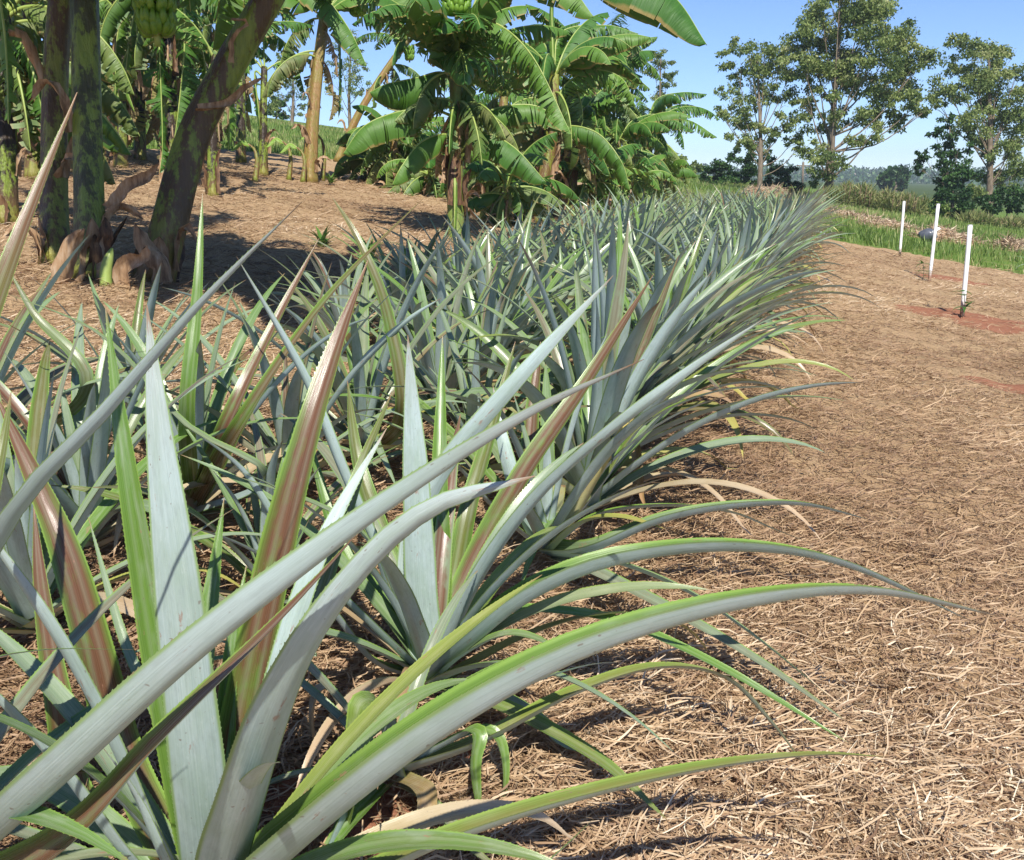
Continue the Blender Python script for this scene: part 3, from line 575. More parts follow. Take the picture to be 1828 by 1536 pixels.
# ---------------------------------------------------------------- banana plants
def weld(me):
    import bmesh
    bm = bmesh.new(); bm.from_mesh(me); bmesh.ops.remove_doubles(bm, verts=bm.verts, dist=0.002)
    seen = set(); isl = []
    for v in bm.verts:
        if v in seen: continue
        st = [v]; comp = []; seen.add(v)
        while st:
            a = st.pop(); comp.append(a)
            for e in a.link_edges:
                b = e.other_vert(a)
                if b not in seen: seen.add(b); st.append(b)
        isl.append(comp)
    isl.sort(key=len)
    for comp in isl[:-1]:
        if len(comp) < 0.25*len(isl[-1]): bmesh.ops.delete(bm, geom=comp, context='VERTS')
    bm.to_mesh(me); bm.free()
def banana_leaf(root, P, w, droop, torn, rg, g, mat='bleaf', petiole=0.12, tint=None, rib=0.014, sag=0.5):
    n = 70; C = catmull(P, n); T = nrm(np.gradient(C, axis=0)); S = np.cross(T, Z); S = nrm(S + 1e-5)
    L = np.r_[0, np.cumsum(np.linalg.norm(np.diff(C, axis=0), axis=1))]; Lt = L[-1]
    mb = MB(); tn = tint if tint is not None else (rg.uniform(0, 0.45), 0, rg.random())
    def at(l):
        x = np.interp(l, L, np.arange(n)); i = min(int(x), n-2); f = x-i
        return C[i]*(1-f)+C[i+1]*f, T[i], S[i]
    for side in (-1, 1):
        l = Lt*petiole
        dcur = droop + rg.normal(0, 6)
        while l < Lt*0.995:
            seg = rg.uniform(0.012, 0.05) if rg.random() < torn else rg.uniform(0.06, 0.22)
            l2 = min(l+seg, Lt); dcur = 0.7*dcur + 0.3*(droop + rg.normal(0, 34*torn + 4)); shrink = rg.uniform(0.0, 0.25)*torn
            ns = max(1, int(round((l2-l)/0.03))); m = 5; V = []; UV = []
            sk = rg.normal(0, 0.10*torn); lenf = 1 - rg.uniform(0, 0.15*torn)
            for i in range(ns+1):
                li = l + (l2-l)*i/ns; x = (li/Lt-petiole)/(1-petiole); wf = (min(1, x/0.14)**0.5)*(max(0, 1-x**3.2))**0.6
                p, t_, s_ = at(li); down = nrm(np.array([0, 0, -1]) - t_*(-t_[2])*1.0) if abs(t_[2]) < 0.97 else -np.cross(s_, t_)
                for j in range(m):
                    rr = j/(m-1); th = R(dcur*(0.55+0.75*rr*sag*2)); d = s_*side
                    # walk outwards with growing droop
                    off = (d*math.cos(th) + down*math.sin(th))*rr*w*wf*lenf
                    pinch = (0.5 - i/ns)*(l2-l)*shrink*rr
                    V.append(p + off + t_*(rr*(0.22+sk)*w*wf + pinch)); UV.append((rr, li))
            F = []
            for i in range(ns):
                for j in range(m-1):
                    a = i*m+j; q = [a, a+1, a+m+1, a+m]; F.append(q if side > 0 else q[::-1])
            mb.add(V, F, UV, (*tn, 1)); l = l2
    me = mb.mesh('banana_leaf', M[mat], g); weld(me)
    o = link('leaf' if mat == 'bleaf' else 'dead_leaf', me, root)
    mr = MB(); tube(mr, C-np.array([0, 0, 0.004]), np.linspace(rib*1.3, rib*0.2, n), 6); link('midrib', mr.mesh('midrib', M['rib'] if mat == 'bleaf' else M['sheath'], g), o)
    return o
def leaf_arc(top, az, L, e0, bend, p=1.3, n=8):
    t = np.linspace(0, 1, n); el = np.radians(e0-bend*t**p); a = R(az)
    D = np.stack([math.cos(a)*np.cos(el), math.sin(a)*np.cos(el), np.sin(el)], -1)
    return top + np.vstack([[0, 0, 0], np.cumsum((D[1:]+D[:-1])/2*L/(n-1), axis=0)])
def fruit(root, P0, L, rg, g, r=0.10, nh=6):
    C = catmull([P0, P0+np.array([0.05, -0.10, -0.02]), P0+np.array([0.09, -0.17, -L*0.5]), P0+np.array([0.09, -0.18, -L])], 14)
    mb = MB(); tube(mb, C, 0.02, 7); b = link('fruit_bunch', mb.mesh('fruit_stalk', M['rib'], g), root)
    for h in range(nh):
        mh = MB(); c = C[4+int(h*9/nh)]; rr = r*(1-0.06*h); nf = 15
        for k in range(nf):
            a = 2*math.pi*(k+0.5*(h % 2))/nf + rg.normal(0, 0.1); d = np.array([math.cos(a), math.sin(a), 0]); zz = rg.normal(0, 0.008)
            Pf = catmull([c+d*0.02+Z*zz, c+d*rr*0.65+Z*(zz-0.01), c+d*rr*1.0+Z*(zz+0.03), c+d*rr*1.02+Z*(zz+0.085)], 7)
            tube(mh, Pf, np.array([0.007, 0.014, 0.019, 0.020, 0.018, 0.012, 0.005])*r/0.10, 6)
        link('banana_hand', mh.mesh('banana_hand', M['fruit'], g), b)
def sheath(root, P, w, rg, g, name='dry_sheath', curl=0.8):
    C = catmull(P, 12); mb = MB(); pine_leaf_mb(mb, C, w, rg.uniform(0, 360), (rg.uniform(-40, 40), rg.uniform(-120, 120)), curl, (0, 0, 0), False, 5, int(rg.integers(0, 99)), wprof=5)
    V = mb.v[0]; V += rg.normal(0, 0.004, V.shape); link(name, mb.mesh('dry_sheath', M['sheath'], g), root)
def stem(root, P, r0, r1, g, tint=(0, 0, 0), n=26, name='pseudostem'):
    t_ = np.repeat(np.linspace(0, 1, n), 20); cc = np.tile(np.array([*tint, 1.0]), (n*20, 1)); fk = np.clip(1.25-t_/.17, 0, 1)*FOOT[0]; cc[:, 0] = np.maximum(cc[:, 0], fk); cc[:, 1] = np.maximum(cc[:, 1], fk)
    C = catmull(P, n); mb = MB(); rad = np.linspace(r0, r1, n)*(1+0.18*np.exp(-np.linspace(0, 1, n)/0.05)); tube(mb, C, rad, 20, cc, True, 5, 0.07)
    link(name, mb.mesh('banana_stem', M['stem'], g), root); return C
FOOT = [0.45]
def wrap(root, C, r0, n, rg, g, seed=0):
    """old sheaths lying along the stem, their tops peeling off"""
    for k in range(n):
        a = rg.uniform(0, 6.28); i0 = int(rg.integers(0, max(1, len(C)//2))) if not seed else 0; i1 = min(len(C)-1, i0+int(rg.integers(3, 9 if not seed else 5)))
        d = np.array([math.cos(a), math.sin(a), 0]); off = r0*((0.94 if seed else 1.0)+0.06*rg.random()); q = C[i0:i1+1]
        P = [p + d*(off*(1-0.2*j/len(C)) + (0.0 if j < len(q)-2 else 0.04*(j-len(q)+3)*rg.uniform(.3, 1.6))) for j, p in enumerate(q)]
        P = catmull(P[::max(1, len(P)//4)], 12); mb = MB()
        pine_leaf_mb(mb, P, rg.uniform(.07, .16)*r0/.1, math.degrees(a), (0, rg.uniform(-50, 50)), -0.55, (0, 0, 0), False, 6, k, wprof=6)
        V = mb.v[0]; V += rg.normal(0, .0025, V.shape); link('dry_sheath', mb.mesh('dry_sheath', M['sheath' if rg.random() < .3 else 'sheathd'], g), root)
def banana(label, bp, stem_pts, r0, r1, leaves=(), auto=0, skirt=0, seed=0, L=1.5, w=0.26, tint=(0, 0, 0), torn=0.5, traced=(), bunch=None, sheaths=3, group='banana plants', azr=(0, 360), dead=2, e0=(35, 75)):
    """bp: pixel of the foot; stem_pts: further pixels (px,py,depth offset)"""
    g, t = gat(*bp); rg = np.random.default_rng(seed)
    root = thing('banana_plant', label, 'banana plant', g, 0, group)
    P = [g - np.array([0, 0, 0.03])] + [PX(x, y, t+dd) for x, y, dd in stem_pts]
    C = stem(root, P, r0, r1, g, tint); top = C[-1]
    for k in range(auto):
        az = azr[0] + (azr[1]-azr[0])*((k*0.382+0.13*rg.random()) % 1.0); ll = L*rg.uniform(0.75, 1.15)
        banana_leaf(root, leaf_arc(C[-2], az, ll, rg.uniform(*e0), rg.uniform(60, 130)), w*rg.uniform(0.8, 1.15), rg.uniform(25, 60), torn*rg.uniform(0.6, 1.4), rg, g)
    for k in range(skirt):
        az = rg.uniform(0, 360); banana_leaf(root, leaf_arc(C[int(rg.integers(len(C)*2//3, len(C)))], az, L*rg.uniform(.6, .9), rg.uniform(-10, 40), rg.uniform(70, 120), .7), w*rg.uniform(.7, 1), rg.uniform(55, 80), rg.uniform(.6, 1.2), rg, g, tint=(rg.uniform(0, .3), rg.uniform(0, .5), rg.random()))
    for pts, ww, dr, tr, o in traced:
        banana_leaf(root, np.array([PX(x, y, t+dd) for x, y, dd in pts]), ww, dr, min(1.1, tr*1.3+.12), rg, g, **o)
    for k in range(dead*3 if t > 8 else dead):
        az = rg.uniform(0, 360); a = leaf_arc(C[-4-2*k], az, L*rg.uniform(.45, .75), rg.uniform(-40, 10), 90, 0.5)
        banana_leaf(root, a, w*0.5, 75, 1.0, rg, g, 'bdry')
    if t < 14: wrap(root, C, r0, 4 if t < 7.5 else 6, rg, g, t < 7.5)
    if bunch: fruit(root, PX(bunch[0], bunch[1], t+bunch[2]), bunch[3], rg, g, bunch[4])
    for k in range(sheaths):
        i = int(rg.integers(0, len(C)//2)); a = rg.uniform(0, 6.28); d = np.array([math.cos(a), math.sin(a), 0]); p = C[i]+d*r0
        q = rg.uniform(0.1, 0.3)
        sheath(root, [p, p+d*0.05+Z*q*0.8, p+d*0.13+Z*q, p+d*0.22+Z*q*0.6], 0.07, rg, g)
    return root
# left clump
CAN = lambda x, y: [([(x,y,0),(x+dx,y-160-ab,-.7),(x+1.8*dx,y-300-ab,-1.5),(x+2.4*dx,y-380-ab,-2.3)], .34, 25, .3, {}) for dx, ab in ((-160, 40), (90, -50), (-50, -40), (-90, 0), (-20, 60), (60, 20), (130, 80), (10, -60))]  # unseen leaves above the frame, added overhead to shade the stems and ground
root = banana('thick upright banana plant with a blotchy green and black stem, at the far left', (160, 500), [(160, 350, 0.05), (155, 150, 0.05), (150, -60, 0.0), (150, -260, 0)], 0.088, 0.07, tint=(0, 0, .25), auto=0, seed=11, L=2.0, w=0.30, traced=[
  ([(150,-240,0),(60,-330,-.5),(-60,-280,-1.0),(-130,-60,-1.3)], .30, 50, .8, {}),
  ([(150,-240,0),(220,-420,-.8),(300,-520,-1.8),(380,-500,-2.6)], .32, 30, .3, {}),
  ([(150,-240,0),(120,-440,-.8),(60,-560,-1.8),(0,-560,-2.6)], .32, 30, .3, {}),
  ([(150,-240,0),(250,-330,.1),(320,-200,.3),(340,20,.4)], .30, 60, .8, {}),
  ([(150,-240,0),(90,-420,-.2),(-60,-500,-.6),(-250,-420,-1.0)], .30, 30, .5, {}),
  ([(150,-240,0),(180,-420,.3),(240,-460,.9),(300,-330,1.5)], .30, 30, .5, {}),
]+CAN(150, -240), bunch=(262, -45, 0.1, 0.42, 0.13), sheaths=2, dead=0)
banana('dark brown banana stem pressed against the upright blotchy one at the far left', (100, 480), [(98, 330, 0.1), (100, 120, 0.1), (112, -60, 0.0), (115, -240, 0)], 0.085, 0.06, seed=12, traced=[
  ([(112,-220,0),(40,-360,0),(-30,-300,0),(-60,-80,0),(-50,120,0)], .26, 65, 1.0, {}),
  ([(112,-220,0),(20,-260,-.4),(-10,-120,-.5),(10,80,-.5),(15,220,-.5)], .24, 70, 1.0, {}),
  ([(112,-220,0),(60,-400,-1),(-60,-500,-2),(-200,-500,-2.6)], .3, 30, .3, {}),
]+CAN(112, -220), sheaths=4, dead=0, tint=(0.2, 0.3, 0))
FOOT[0] = 1.0
banana('big leaning banana plant with a brown peeling foot, beside the upright blotchy one', (272, 500), [(300, 410, 0.02), (345, 250, 0.05), (415, 110, 0.05), (500, -40, 0), (580, -200, 0)], 0.108, 0.078, seed=13, traced=[
  ([(570,-180,0),(520,-380,-1),(440,-480,-2),(350,-480,-3)], .34, 25, .2, {}),
  ([(570,-180,0),(640,-360,-1),(700,-440,-2),(760,-400,-3)], .34, 25, .2, {}),
  ([(570,-180,0),(480,-260,-.3),(380,-240,-.6),(300,-120,-.9)], .32, 40, .4, {}),
  ([(570,-180,0),(450,-160,.3),(400,-40,.4),(380,90,.5)], .28, 60, .9, {}),
  ([(570,-180,0),(760,-300,0),(960,-230,0),(1110,-80,0),(1205,-5,0),(1262,80,0)], .36, 48, .08, dict(petiole=.2)),
  ([(570,-180,0),(640,-240,.5),(720,-150,.8),(760,-40,1.0)], .28, 50, .8, {}),
]+CAN(570, -180), sheaths=2, dead=0, tint=(0.25, 0.08, 0))
FOOT[0] = 0.5
for rt, lst in ((bpy.data.objects['banana_plant'], [([(100,540),(120,470),(135,425),(150,410)], .13), ([(235,520),(225,480),(255,460),(262,440)], .12)]),
                (bpy.data.objects['banana_plant.002'], [([(300,505),(290,470),(262,440),(240,400)], .14), ([(355,200),(410,185),(440,155),(468,140)], .06), ([(405,110),(415,60),(440,40),(412,35)], .05), ([(205,380),(230,340),(268,315),(285,290)], .10)])):
    g = np.array(rt.location); t = (g[1])*math.cos(PITCH)+(CAMZ-g[2])*math.sin(PITCH)
    rg = np.random.default_rng(5)
    for pts, w in lst: sheath(rt, [PX(x, y, t-0.22-0.03*i) for i, (x, y) in enumerate(pts)], w, rg, g)
# yellowish cut sucker stub at the foot
gs, ts = gat(190, 520); gs2 = thing('banana_sucker', 'short yellow-green cut sucker stub between the two big banana stems', 'banana sucker', gs)
mb = MB(); Cs = catmull([gs-Z*.02, PX(190, 480, ts), PX(200, 443, ts)], 8); tube(mb, Cs, np.array([.036, .036, .034, .034, .032, .028, .02, .006]), 10, (0, 0, 0, 1)); link('stem', mb.mesh('sucker', M['rib'], gs), gs2)
for lab, bp, x, y, sd, n_, sk in (('banana plant at the left edge with dark ragged leaves hanging low', (10, 400), 5, 20, 101, 8, 16), ('banana plant behind the two pressed stems, mostly hanging leaves', (215, 300), 215, -40, 102, 10, 12), ('banana plant behind the leaning stem with a dense ragged crown', (430, 290), 425, 20, 103, 12, 9), ('banana plant at the back left with leaves against the bright slope', (60, 320), 50, -20, 104, 10, 12), ('banana plant at the back between the upright and the leaning stems, dark hanging crown', (250, 285), 250, 20, 105, 14, 14), ('rearmost banana plant behind the leaning stem, its leaves closing the gap to the sky', (370, 275), 372, 20, 106, 14, 12), ('rearmost banana plant at the left behind the two pressed stems', (130, 285), 130, 0, 107, 14, 14)):
    banana(lab, bp, [(bp[0], (bp[1]+y)/2, 0), (x, y, 0)], .09, .07, auto=n_, skirt=sk, seed=sd, L=1.6 if bp[1] > 289 else 2.3, w=.27 if bp[1] > 289 else .4, torn=.9, dead=2, sheaths=2)
banana('banana plant hidden behind hanging dark leaves, left of the leaning stem', (305, 330), [(305, 200, 0), (300, 60, 0), (300, -80, 0)], 0.10, 0.07, seed=14, traced=[
  ([(300,-60,0),(320,-60,-.2),(330,60,-.3),(318,200,-.3),(300,320,-.3)], .30, 70, .9, {}),
  ([(300,-60,0),(280,-20,-.2),(285,100,-.3),(290,250,-.3),(285,310,-.3)], .24, 70, .9, {}),
  ([(300,-60,0),(360,-100,0),(400,0,0),(410,150,0),(408,270,0)], .26, 65, 1.1, {}),
  ([(300,-60,0),(340,-20,.1),(360,80,.1),(375,190,.1),(372,310,.1)], .22, 65, 1.1, {}),
  ([(300,-60,0),(240,-60,.2),(210,60,.2),(205,200,.2)], .2, 65, 1.1, dict()),
  ([(300,-60,0),(250,-10,-.2),(225,130,-.2),(240,200,-.2)], .13, 70, .3, dict(tint=(.6, 0, 0))),
], auto=12, skirt=8, L=1.6, w=.26, torn=.9, bunch=(275, 30, .4, .3, .12), dead=3)
banana('slim banana plant behind the leaning stem', (380, 350), [(380, 250, 0), (385, 100, 0)], 0.065, 0.05, auto=5, seed=15, L=1.3, w=0.22, torn=0.9, dead=1)
banana('young banana plant with thin pale stem and drooping ragged leaves, right of the leaning stem', (470, 312), [(470, 250, 0), (472, 120, 0)], 0.075, 0.05, seed=16, L=1.3, w=0.24, torn=0.7, traced=[
  ([(472,125,0),(475,60,0),(520,90,0),(545,170,0)], .2, 60, .9, {}),
  ([(472,140,0),(455,130,0),(462,200,0),(468,300,0)], .14, 70, .6, {}),
  ([(472,125,0),(440,60,0),(410,100,0),(395,190,0)], .2, 60, .9, {}),
], auto=2, dead=0)
banana('banana plant with a straight orange-brown peeling stem and one broad leaf pointing right', (553, 325), [(556, 250, 0), (568, 120, 0), (580, 20, 0)], 0.115, 0.075, seed=17, tint=(1, .85, 0), traced=[
  ([(580,30,0),(545,-30,-.1),(585,0,-.2),(625,55,-.2),(655,118,-.2)], .36, 35, .25, dict(tint=(.25, 0, 0))),
  ([(580,30,0),(640,-60,.2),(720,-50,.3),(780,40,.4)], .34, 45, .6, {}),
  ([(580,30,0),(540,-60,.2),(480,-60,.3),(430,20,.4)], .3, 50, .9, {}),
  ([(580,30,0),(600,0,.2),(606,100,.2),(604,210,.2)], .12, 70, .4, {}),
], auto=8, skirt=3, L=1.7, w=.3, bunch=(630, -30, .3, .6, .17), dead=1, sheaths=8)
banana('leaning brown banana stem between the orange-brown one and the full green one', (602, 290), [(640, 205, 0), (690, 125, 0), (730, 70, 0)], 0.095, 0.07, seed=18, tint=(1, .8, 0), auto=12, skirt=4, L=1.5, w=.27, torn=.7, bunch=(725, 85, 0, .35, .13), dead=1, sheaths=5)
banana('full green banana plant in mid-frame with broad leaves and one hanging straight down', (815, 425), [(812, 330, 0), (820, 240, 0), (815, 170, 0), (812, 110, 0)], 0.088, 0.065, seed=19, tint=(.6, .1, .9), traced=[
  ([(815,165,0),(790,130,0),(740,140,-.1),(690,150,-.2),(660,165,-.2)], .34, 60, .12, dict(tint=(.2, 0, 0), petiole=.25)),
  ([(815,210,0),(770,195,-.1),(710,200,-.2),(650,225,-.3),(612,275,-.3)], .30, 60, .25, dict(petiole=.2)),
  ([(815,150,0),(805,100,-.1),(815,88,-.3),(825,105,-.5),(830,150,-.6)], .28, 40, .15, dict(petiole=.1)),
  ([(815,290,0),(840,245,-.1),(870,238,-.2),(920,265,-.3),(975,325,-.35)], .28, 55, .3, dict(petiole=.22)),
  ([(812,340,-.1),(812,320,-.25),(812,360,-.28),(810,420,-.28)], .10, 70, .05, dict(tint=(.8, 0, 0), petiole=.1)),
  ([(815,250,0),(790,240,-.1),(750,255,-.2),(715,300,-.3),(700,330,-.3)], .22, 65, .3, {}),
  ([(815,230,0),(860,205,.1),(900,190,.1),(960,190,.1),(1020,230,.1)], .26, 60, .5, {}),
  ([(812,130,0),(830,60,-.2),(880,40,-.4),(950,100,-.6),(1020,240,-.8)], .30, 65, .8, dict()),
  ([(812,120,0),(860,-20,0),(930,-60,-.2),(1010,-30,-.3),(1060,30,-.4)], .38, 40, .3, dict(tint=(.4, 0, 0))),
  ([(812,120,0),(770,20,0),(720,-40,0),(660,-60,0),(600,-40,0)], .36, 40, .2, dict(tint=(.4, 0, 0))),
  ([(812,120,0),(790,30,-.6),(760,-20,-1.2),(740,0,-1.8)], .34, 40, .3, {}),
], bunch=(800, -25, -.4, .35, .17), dead=1, sheaths=3, auto=12, skirt=12, L=1.3, w=.28, torn=.8)
gp = 'banana plants in the thicket right of the full green one'
banana('banana plant with arching fringed leaf bending right over the pineapples', (965, 400), [(970, 330, 0), (985, 240, 0), (990, 130, 0)], 0.10, 0.07, seed=20, tint=(.5, .3, 0), traced=[
  ([(990,150,0),(1000,60,.2),(1080,45,.2),(1140,60,.2)], .3, 60, 1.0, {}),
  ([(988,200,0),(1010,150,0),(1060,125,0),(1110,140,0),(1135,190,0)], .32, 60, .9, dict(tint=(.5, 0, 0))),
  ([(988,130,0),(986,60,0),(985,0,0),(990,-40,0)], .1, 50, .1, dict(tint=(.6, 0, 0))),
  ([(985,240,0),(1020,225,-.2),(1070,240,-.3),(1110,290,-.4),(1125,340,-.4)], .27, 60, .35, dict(tint=(.2, 0, 0))),
], auto=14, skirt=14, L=1.6, w=.3, torn=.8, dead=1, group=gp)
banana('banana plant with a yellow stub-like stem low in the thicket', (1022, 395), [(1020, 340, 0), (1030, 220, 0)], 0.095, 0.06, seed=21, tint=(.3, .1, 0), auto=13, skirt=12, L=1.3, w=.27, torn=.8, dead=1, group=gp)
banana('short banana plant with arching leaves over the far pineapples, in front of the thicket', (1100, 370), [(1100, 320, 0), (1105, 250, 0)], 0.095, 0.06, seed=22, tint=(.3, .1, 0), auto=12, skirt=14, L=1.6, w=.3, torn=.8, dead=0, group=gp, e0=(30, 60), traced=[([(1105,250,0),(1130,215,0),(1180,205,0),(1240,235,0)], .28, 55, .9, {}), ([(1105,290,0),(1140,270,0),(1180,285,0),(1210,330,0)], .25, 60, .6, {})])
banana('tallest banana plant of the thicket, its fringed leaves against the sky', (1060, 362), [(1062, 280, 0), (1065, 150, 0)], 0.13, 0.08, seed=23, tint=(.5, .3, 0), auto=14, skirt=15, L=2.1, w=.34, torn=.9, dead=1, group=gp, e0=(50, 75), traced=[([(1065,160,0),(1090,90,0),(1130,80,0),(1150,120,0)], .33, 60, .7, {})])
banana('last banana plant of the thicket on the right, with pale upright young leaf', (1150, 362), [(1150, 310, 0), (1152, 230, 0)], 0.12, 0.07, seed=24, tint=(.3, .1, 0), auto=11, skirt=12, L=2.0, w=.32, torn=.9, dead=0, group=gp, traced=[([(1152,240,0),(1170,180,0),(1215,165,0),(1262,168,0)], .3, 60, 1.0, {}), ([(1152,240,0),(1180,215,0),(1230,215,0),(1280,245,0)], .3, 60, 1.0, {}), ([(1152,240,0),(1156,215,0),(1166,190,0)], .12, 20, .1, dict(tint=(1, 0, 0)))])
banana('banana plant behind the full green one, filling the gap to the thicket', (895, 350), [(895, 280, 0), (900, 170, 0)], 0.12, 0.08, seed=25, tint=(.7, .5, 0), auto=16, skirt=14, L=1.9, w=.34, torn=.8, dead=2, group=gp, e0=(40, 80))
banana('low banana plant behind the left leaves of the full green one', (700, 335), [(700, 300, 0), (705, 250, 0)], 0.09, 0.06, seed=26, tint=(.7, .5, 0), auto=13, skirt=10, L=1.2, w=.26, torn=.7, dead=1)
banana('banana plant far back at the middle of the thicket with ragged crown', (990, 345), [(990, 290, 0), (990, 190, 0)], 0.15, 0.09, seed=27, tint=(.5, .3, 0), auto=14, skirt=10, L=2.3, w=.38, torn=.8, dead=2, group=gp)
for k, (px, py, h, L_, lab) in enumerate([(765, 352, 40, .9, 'young banana plant low under the left leaves of the full green one'), (905, 405, 70, 1.0, 'young banana plant with drooping leaves just right of the full green one'), (870, 372, 60, 1.0, 'young banana plant half hidden behind the stem of the full green one'), (940, 375, 70, 1.1, 'low bushy banana plant at the foot of the thicket, left side'), (1055, 398, 80, 1.0, 'low banana plant at the front foot of the thicket'), (1130, 385, 60, 1.0, 'low banana plant leaning over the far pineapples'), (1185, 368, 55, 1.1, 'low banana plant at the right foot of the thicket'), (660, 325, 40, .9, 'small leafy banana plant on the mulch right of the leaning brown stem'), (735, 318, 60, 1.3, 'banana plant at the back between the leaning brown stem and the full green one'), (850, 310, 110, 1.6, 'tall banana plant at the back behind the full green one')]):
    banana(lab, (px, py), [(px+3, py-h*.6, 0), (px, py-h, 0)], .07, .045, auto=9, skirt=9, seed=140+k, L=L_*1.1, w=.24*L_, torn=.9, dead=1, sheaths=1, tint=(.4, .3, .2), group='young banana plants at the foot of the grove', e0=(25, 75))
# small suckers near the orange stem
for k, (px, py, h, lab) in enumerate([(515, 320, 60, 'thin banana sucker curling over, left of the orange-brown stem'), (540, 325, 55, 'stubby banana sucker at the foot of the orange-brown stem'), (575, 322, 75, 'banana sucker with curled top right of the orange-brown stem'), (455, 325, 60, 'pale banana sucker beside the young plant with thin stem')]):
    g, t = gat(px, py); rt = thing('banana_sucker', lab, 'banana sucker', g, 0, 'banana suckers on the mulch'); rg = np.random.default_rng(k)
    mb = MB(); C = catmull([g-Z*.02, PX(px+4, py-h*.6, t), PX(px-2, py-h, t), PX(px-16, py-h-8, t)], 10); tube(mb, C, np.linspace(.05, .012, 10), 8, (.6, .2, 0, 1)); link('stem', mb.mesh('sucker', M['stem'], g), rt)
    banana_leaf(rt, np.array([C[-3], C[-1]+np.array([-.05, 0, .05]), C[-1]+np.array([-.2, -.1, -.1])]), .07, 40, .2, rg, g, tint=(1, 0, 0), rib=.008)
# low green weeds on the mulch behind the pineapples
for k, (px, py, lab) in enumerate([(575, 440, 'small broad-leaved green weed behind the pineapples at the left'), (660, 460, 'small green weed behind the second-row pineapples'), (590, 330, 'straggly yellow-green weed right of the orange-brown stem')]):
    g, t = gat(px, py); rt = thing('weed', lab, 'weed', g); rg = np.random.default_rng(60+k); mb = MB()
    for i in range(26):
        az = rg.uniform(0, 360); C = curve_leaf(np.array([0, 0, rg.uniform(0, .08)]), az, rg.uniform(.08, .2), rg.uniform(20, 70), 40, rg, 6)
        pine_leaf_mb(mb, C, .05, az, (0, 0), .2, (0.3, 0, 0), False, 3, i, wprof=1.3)
    link('leaves', mb.mesh('weed_leaves', M['bleaf']), rt)

# ---------------------------------------------------------------- trees beyond the plot
def tree(name, label, cat, bp, trunk_top, clumps, leafmat, leafw=0.10, leafl=0.26, dens=1.0, r0=0.25, depth_jit=0.9, seed=0, D=None, group='trees beyond the plot', limbs=True, hang=0.6, maxr=None):
    """clumps: (px, py, radius px). The crown is built of leaf-sized faces round each clump; a limb runs to each."""
    g, t = gat(*bp)
    if D:
        d = ray(*bp); p = d[:2]*D; g = np.array([p[0], p[1], float(gz(*p))]); t = D
    rg = np.random.default_rng(seed); root = thing(name, label, cat, g, 0, group)
    top = PX(*trunk_top, t); C = catmull([g-Z*.2, g*.6+top*.4+np.array([rg.normal(0, .1), 0, 0]), top], 14)
    mb = MB(); tube(mb, C, np.linspace(r0, r0*.22, 14), 10); 
    cents = []; Vs = []; Bs = []
    ml = MB()
    cl2 = []
    for cx, cy, cr in clumps:
        cl2.append((cx, cy, cr*1.12))
        for q in range(1):
            a = rg.uniform(0, 6.28); cl2.append((cx+cr*1.0*math.cos(a), cy+cr*.9*math.sin(a), cr*rg.uniform(.45, .75)))
    for ci, (cx, cy, cr) in enumerate(cl2):
        rad = cr*t/FPX; c = PX(cx, cy, t + rg.uniform(-1, 1)*depth_jit*rad*1.5); 
        if limbs and ci % 2 == 0:
            zt = min(max((c[2]-g[2])*rg.uniform(.35, .6), (top[2]-g[2])*.12)+g[2], top[2]); i = int(np.argmin(abs(C[:, 2]-zt))); s = C[i]
            mid = s*.5+c*.5+np.array([0, 0, -.12*np.linalg.norm(c[:2]-s[:2])]); B = catmull([s, mid, c+Z*rad*.2], 8)
            tube(ml, B, np.linspace(r0*.24*(1-.5*i/14), r0*.05, 8), 6)
            for q in range(3):
                e = c + nrm(rg.normal(0, 1, 3))*rad*.8; tube(ml, catmull([B[5], (B[5]+e)/2+Z*.1, e], 5), np.linspace(r0*.07, r0*.02, 5), 4, cap=False)
        nsub = max(3, int(6*(cr/30)**1.3)); 
        for q in range(nsub):
            dvec = nrm(rg.normal(0, 1, 3)); sc = c + dvec*rad*rg.uniform(.2, 1.15)*np.array([1, 1, .8]); sr = rad*rg.uniform(.26, .54)
            nl = int(dens*620*(sr/ (0.9))**1.7)+40; base_b = rg.uniform(0.1, .8)
            pp = sc + nrm(rg.normal(0, 1, (nl, 3)))*(rg.uniform(.1, 1, (nl, 1))**.6)*sr*np.array([1.15, 1.15, .75])
            Vs.append(pp); Bs.append(np.clip(base_b+rg.normal(0, .22, nl), 0, 1))
    pp = np.vstack(Vs); bb = np.concatenate(Bs); n = len(pp)
    d1 = rg.normal(0, 1, (n, 3)); d1[:, 2] -= hang*1.6; d1 = nrm(d1); d2 = nrm(np.cross(d1, rg.normal(0, 1, (n, 3))))
    l = rg.uniform(.6, 1.3, (n, 1))*leafl; w = rg.uniform(.6, 1.3, (n, 1))*leafw
    V = np.stack([pp, pp+d1*l*.5+d2*w, pp+d1*l, pp+d1*l*.5-d2*w], 1).reshape(-1, 3) - g
    cc = np.zeros((n*4, 4)); cc[:, 2] = np.repeat(bb, 4); cc[:, 3] = 1
    link('crown', quads_mesh('crown', V, np.arange(n*4).reshape(n, 4), np.zeros((n*4, 2)), cc, leafmat), root)
    link('trunk', mb.mesh('trunk', M['bark'], g), root)
    if limbs and ml.n: link('limbs', ml.mesh('limbs', M['bark'], g), root)
    return root
E = M['euc']
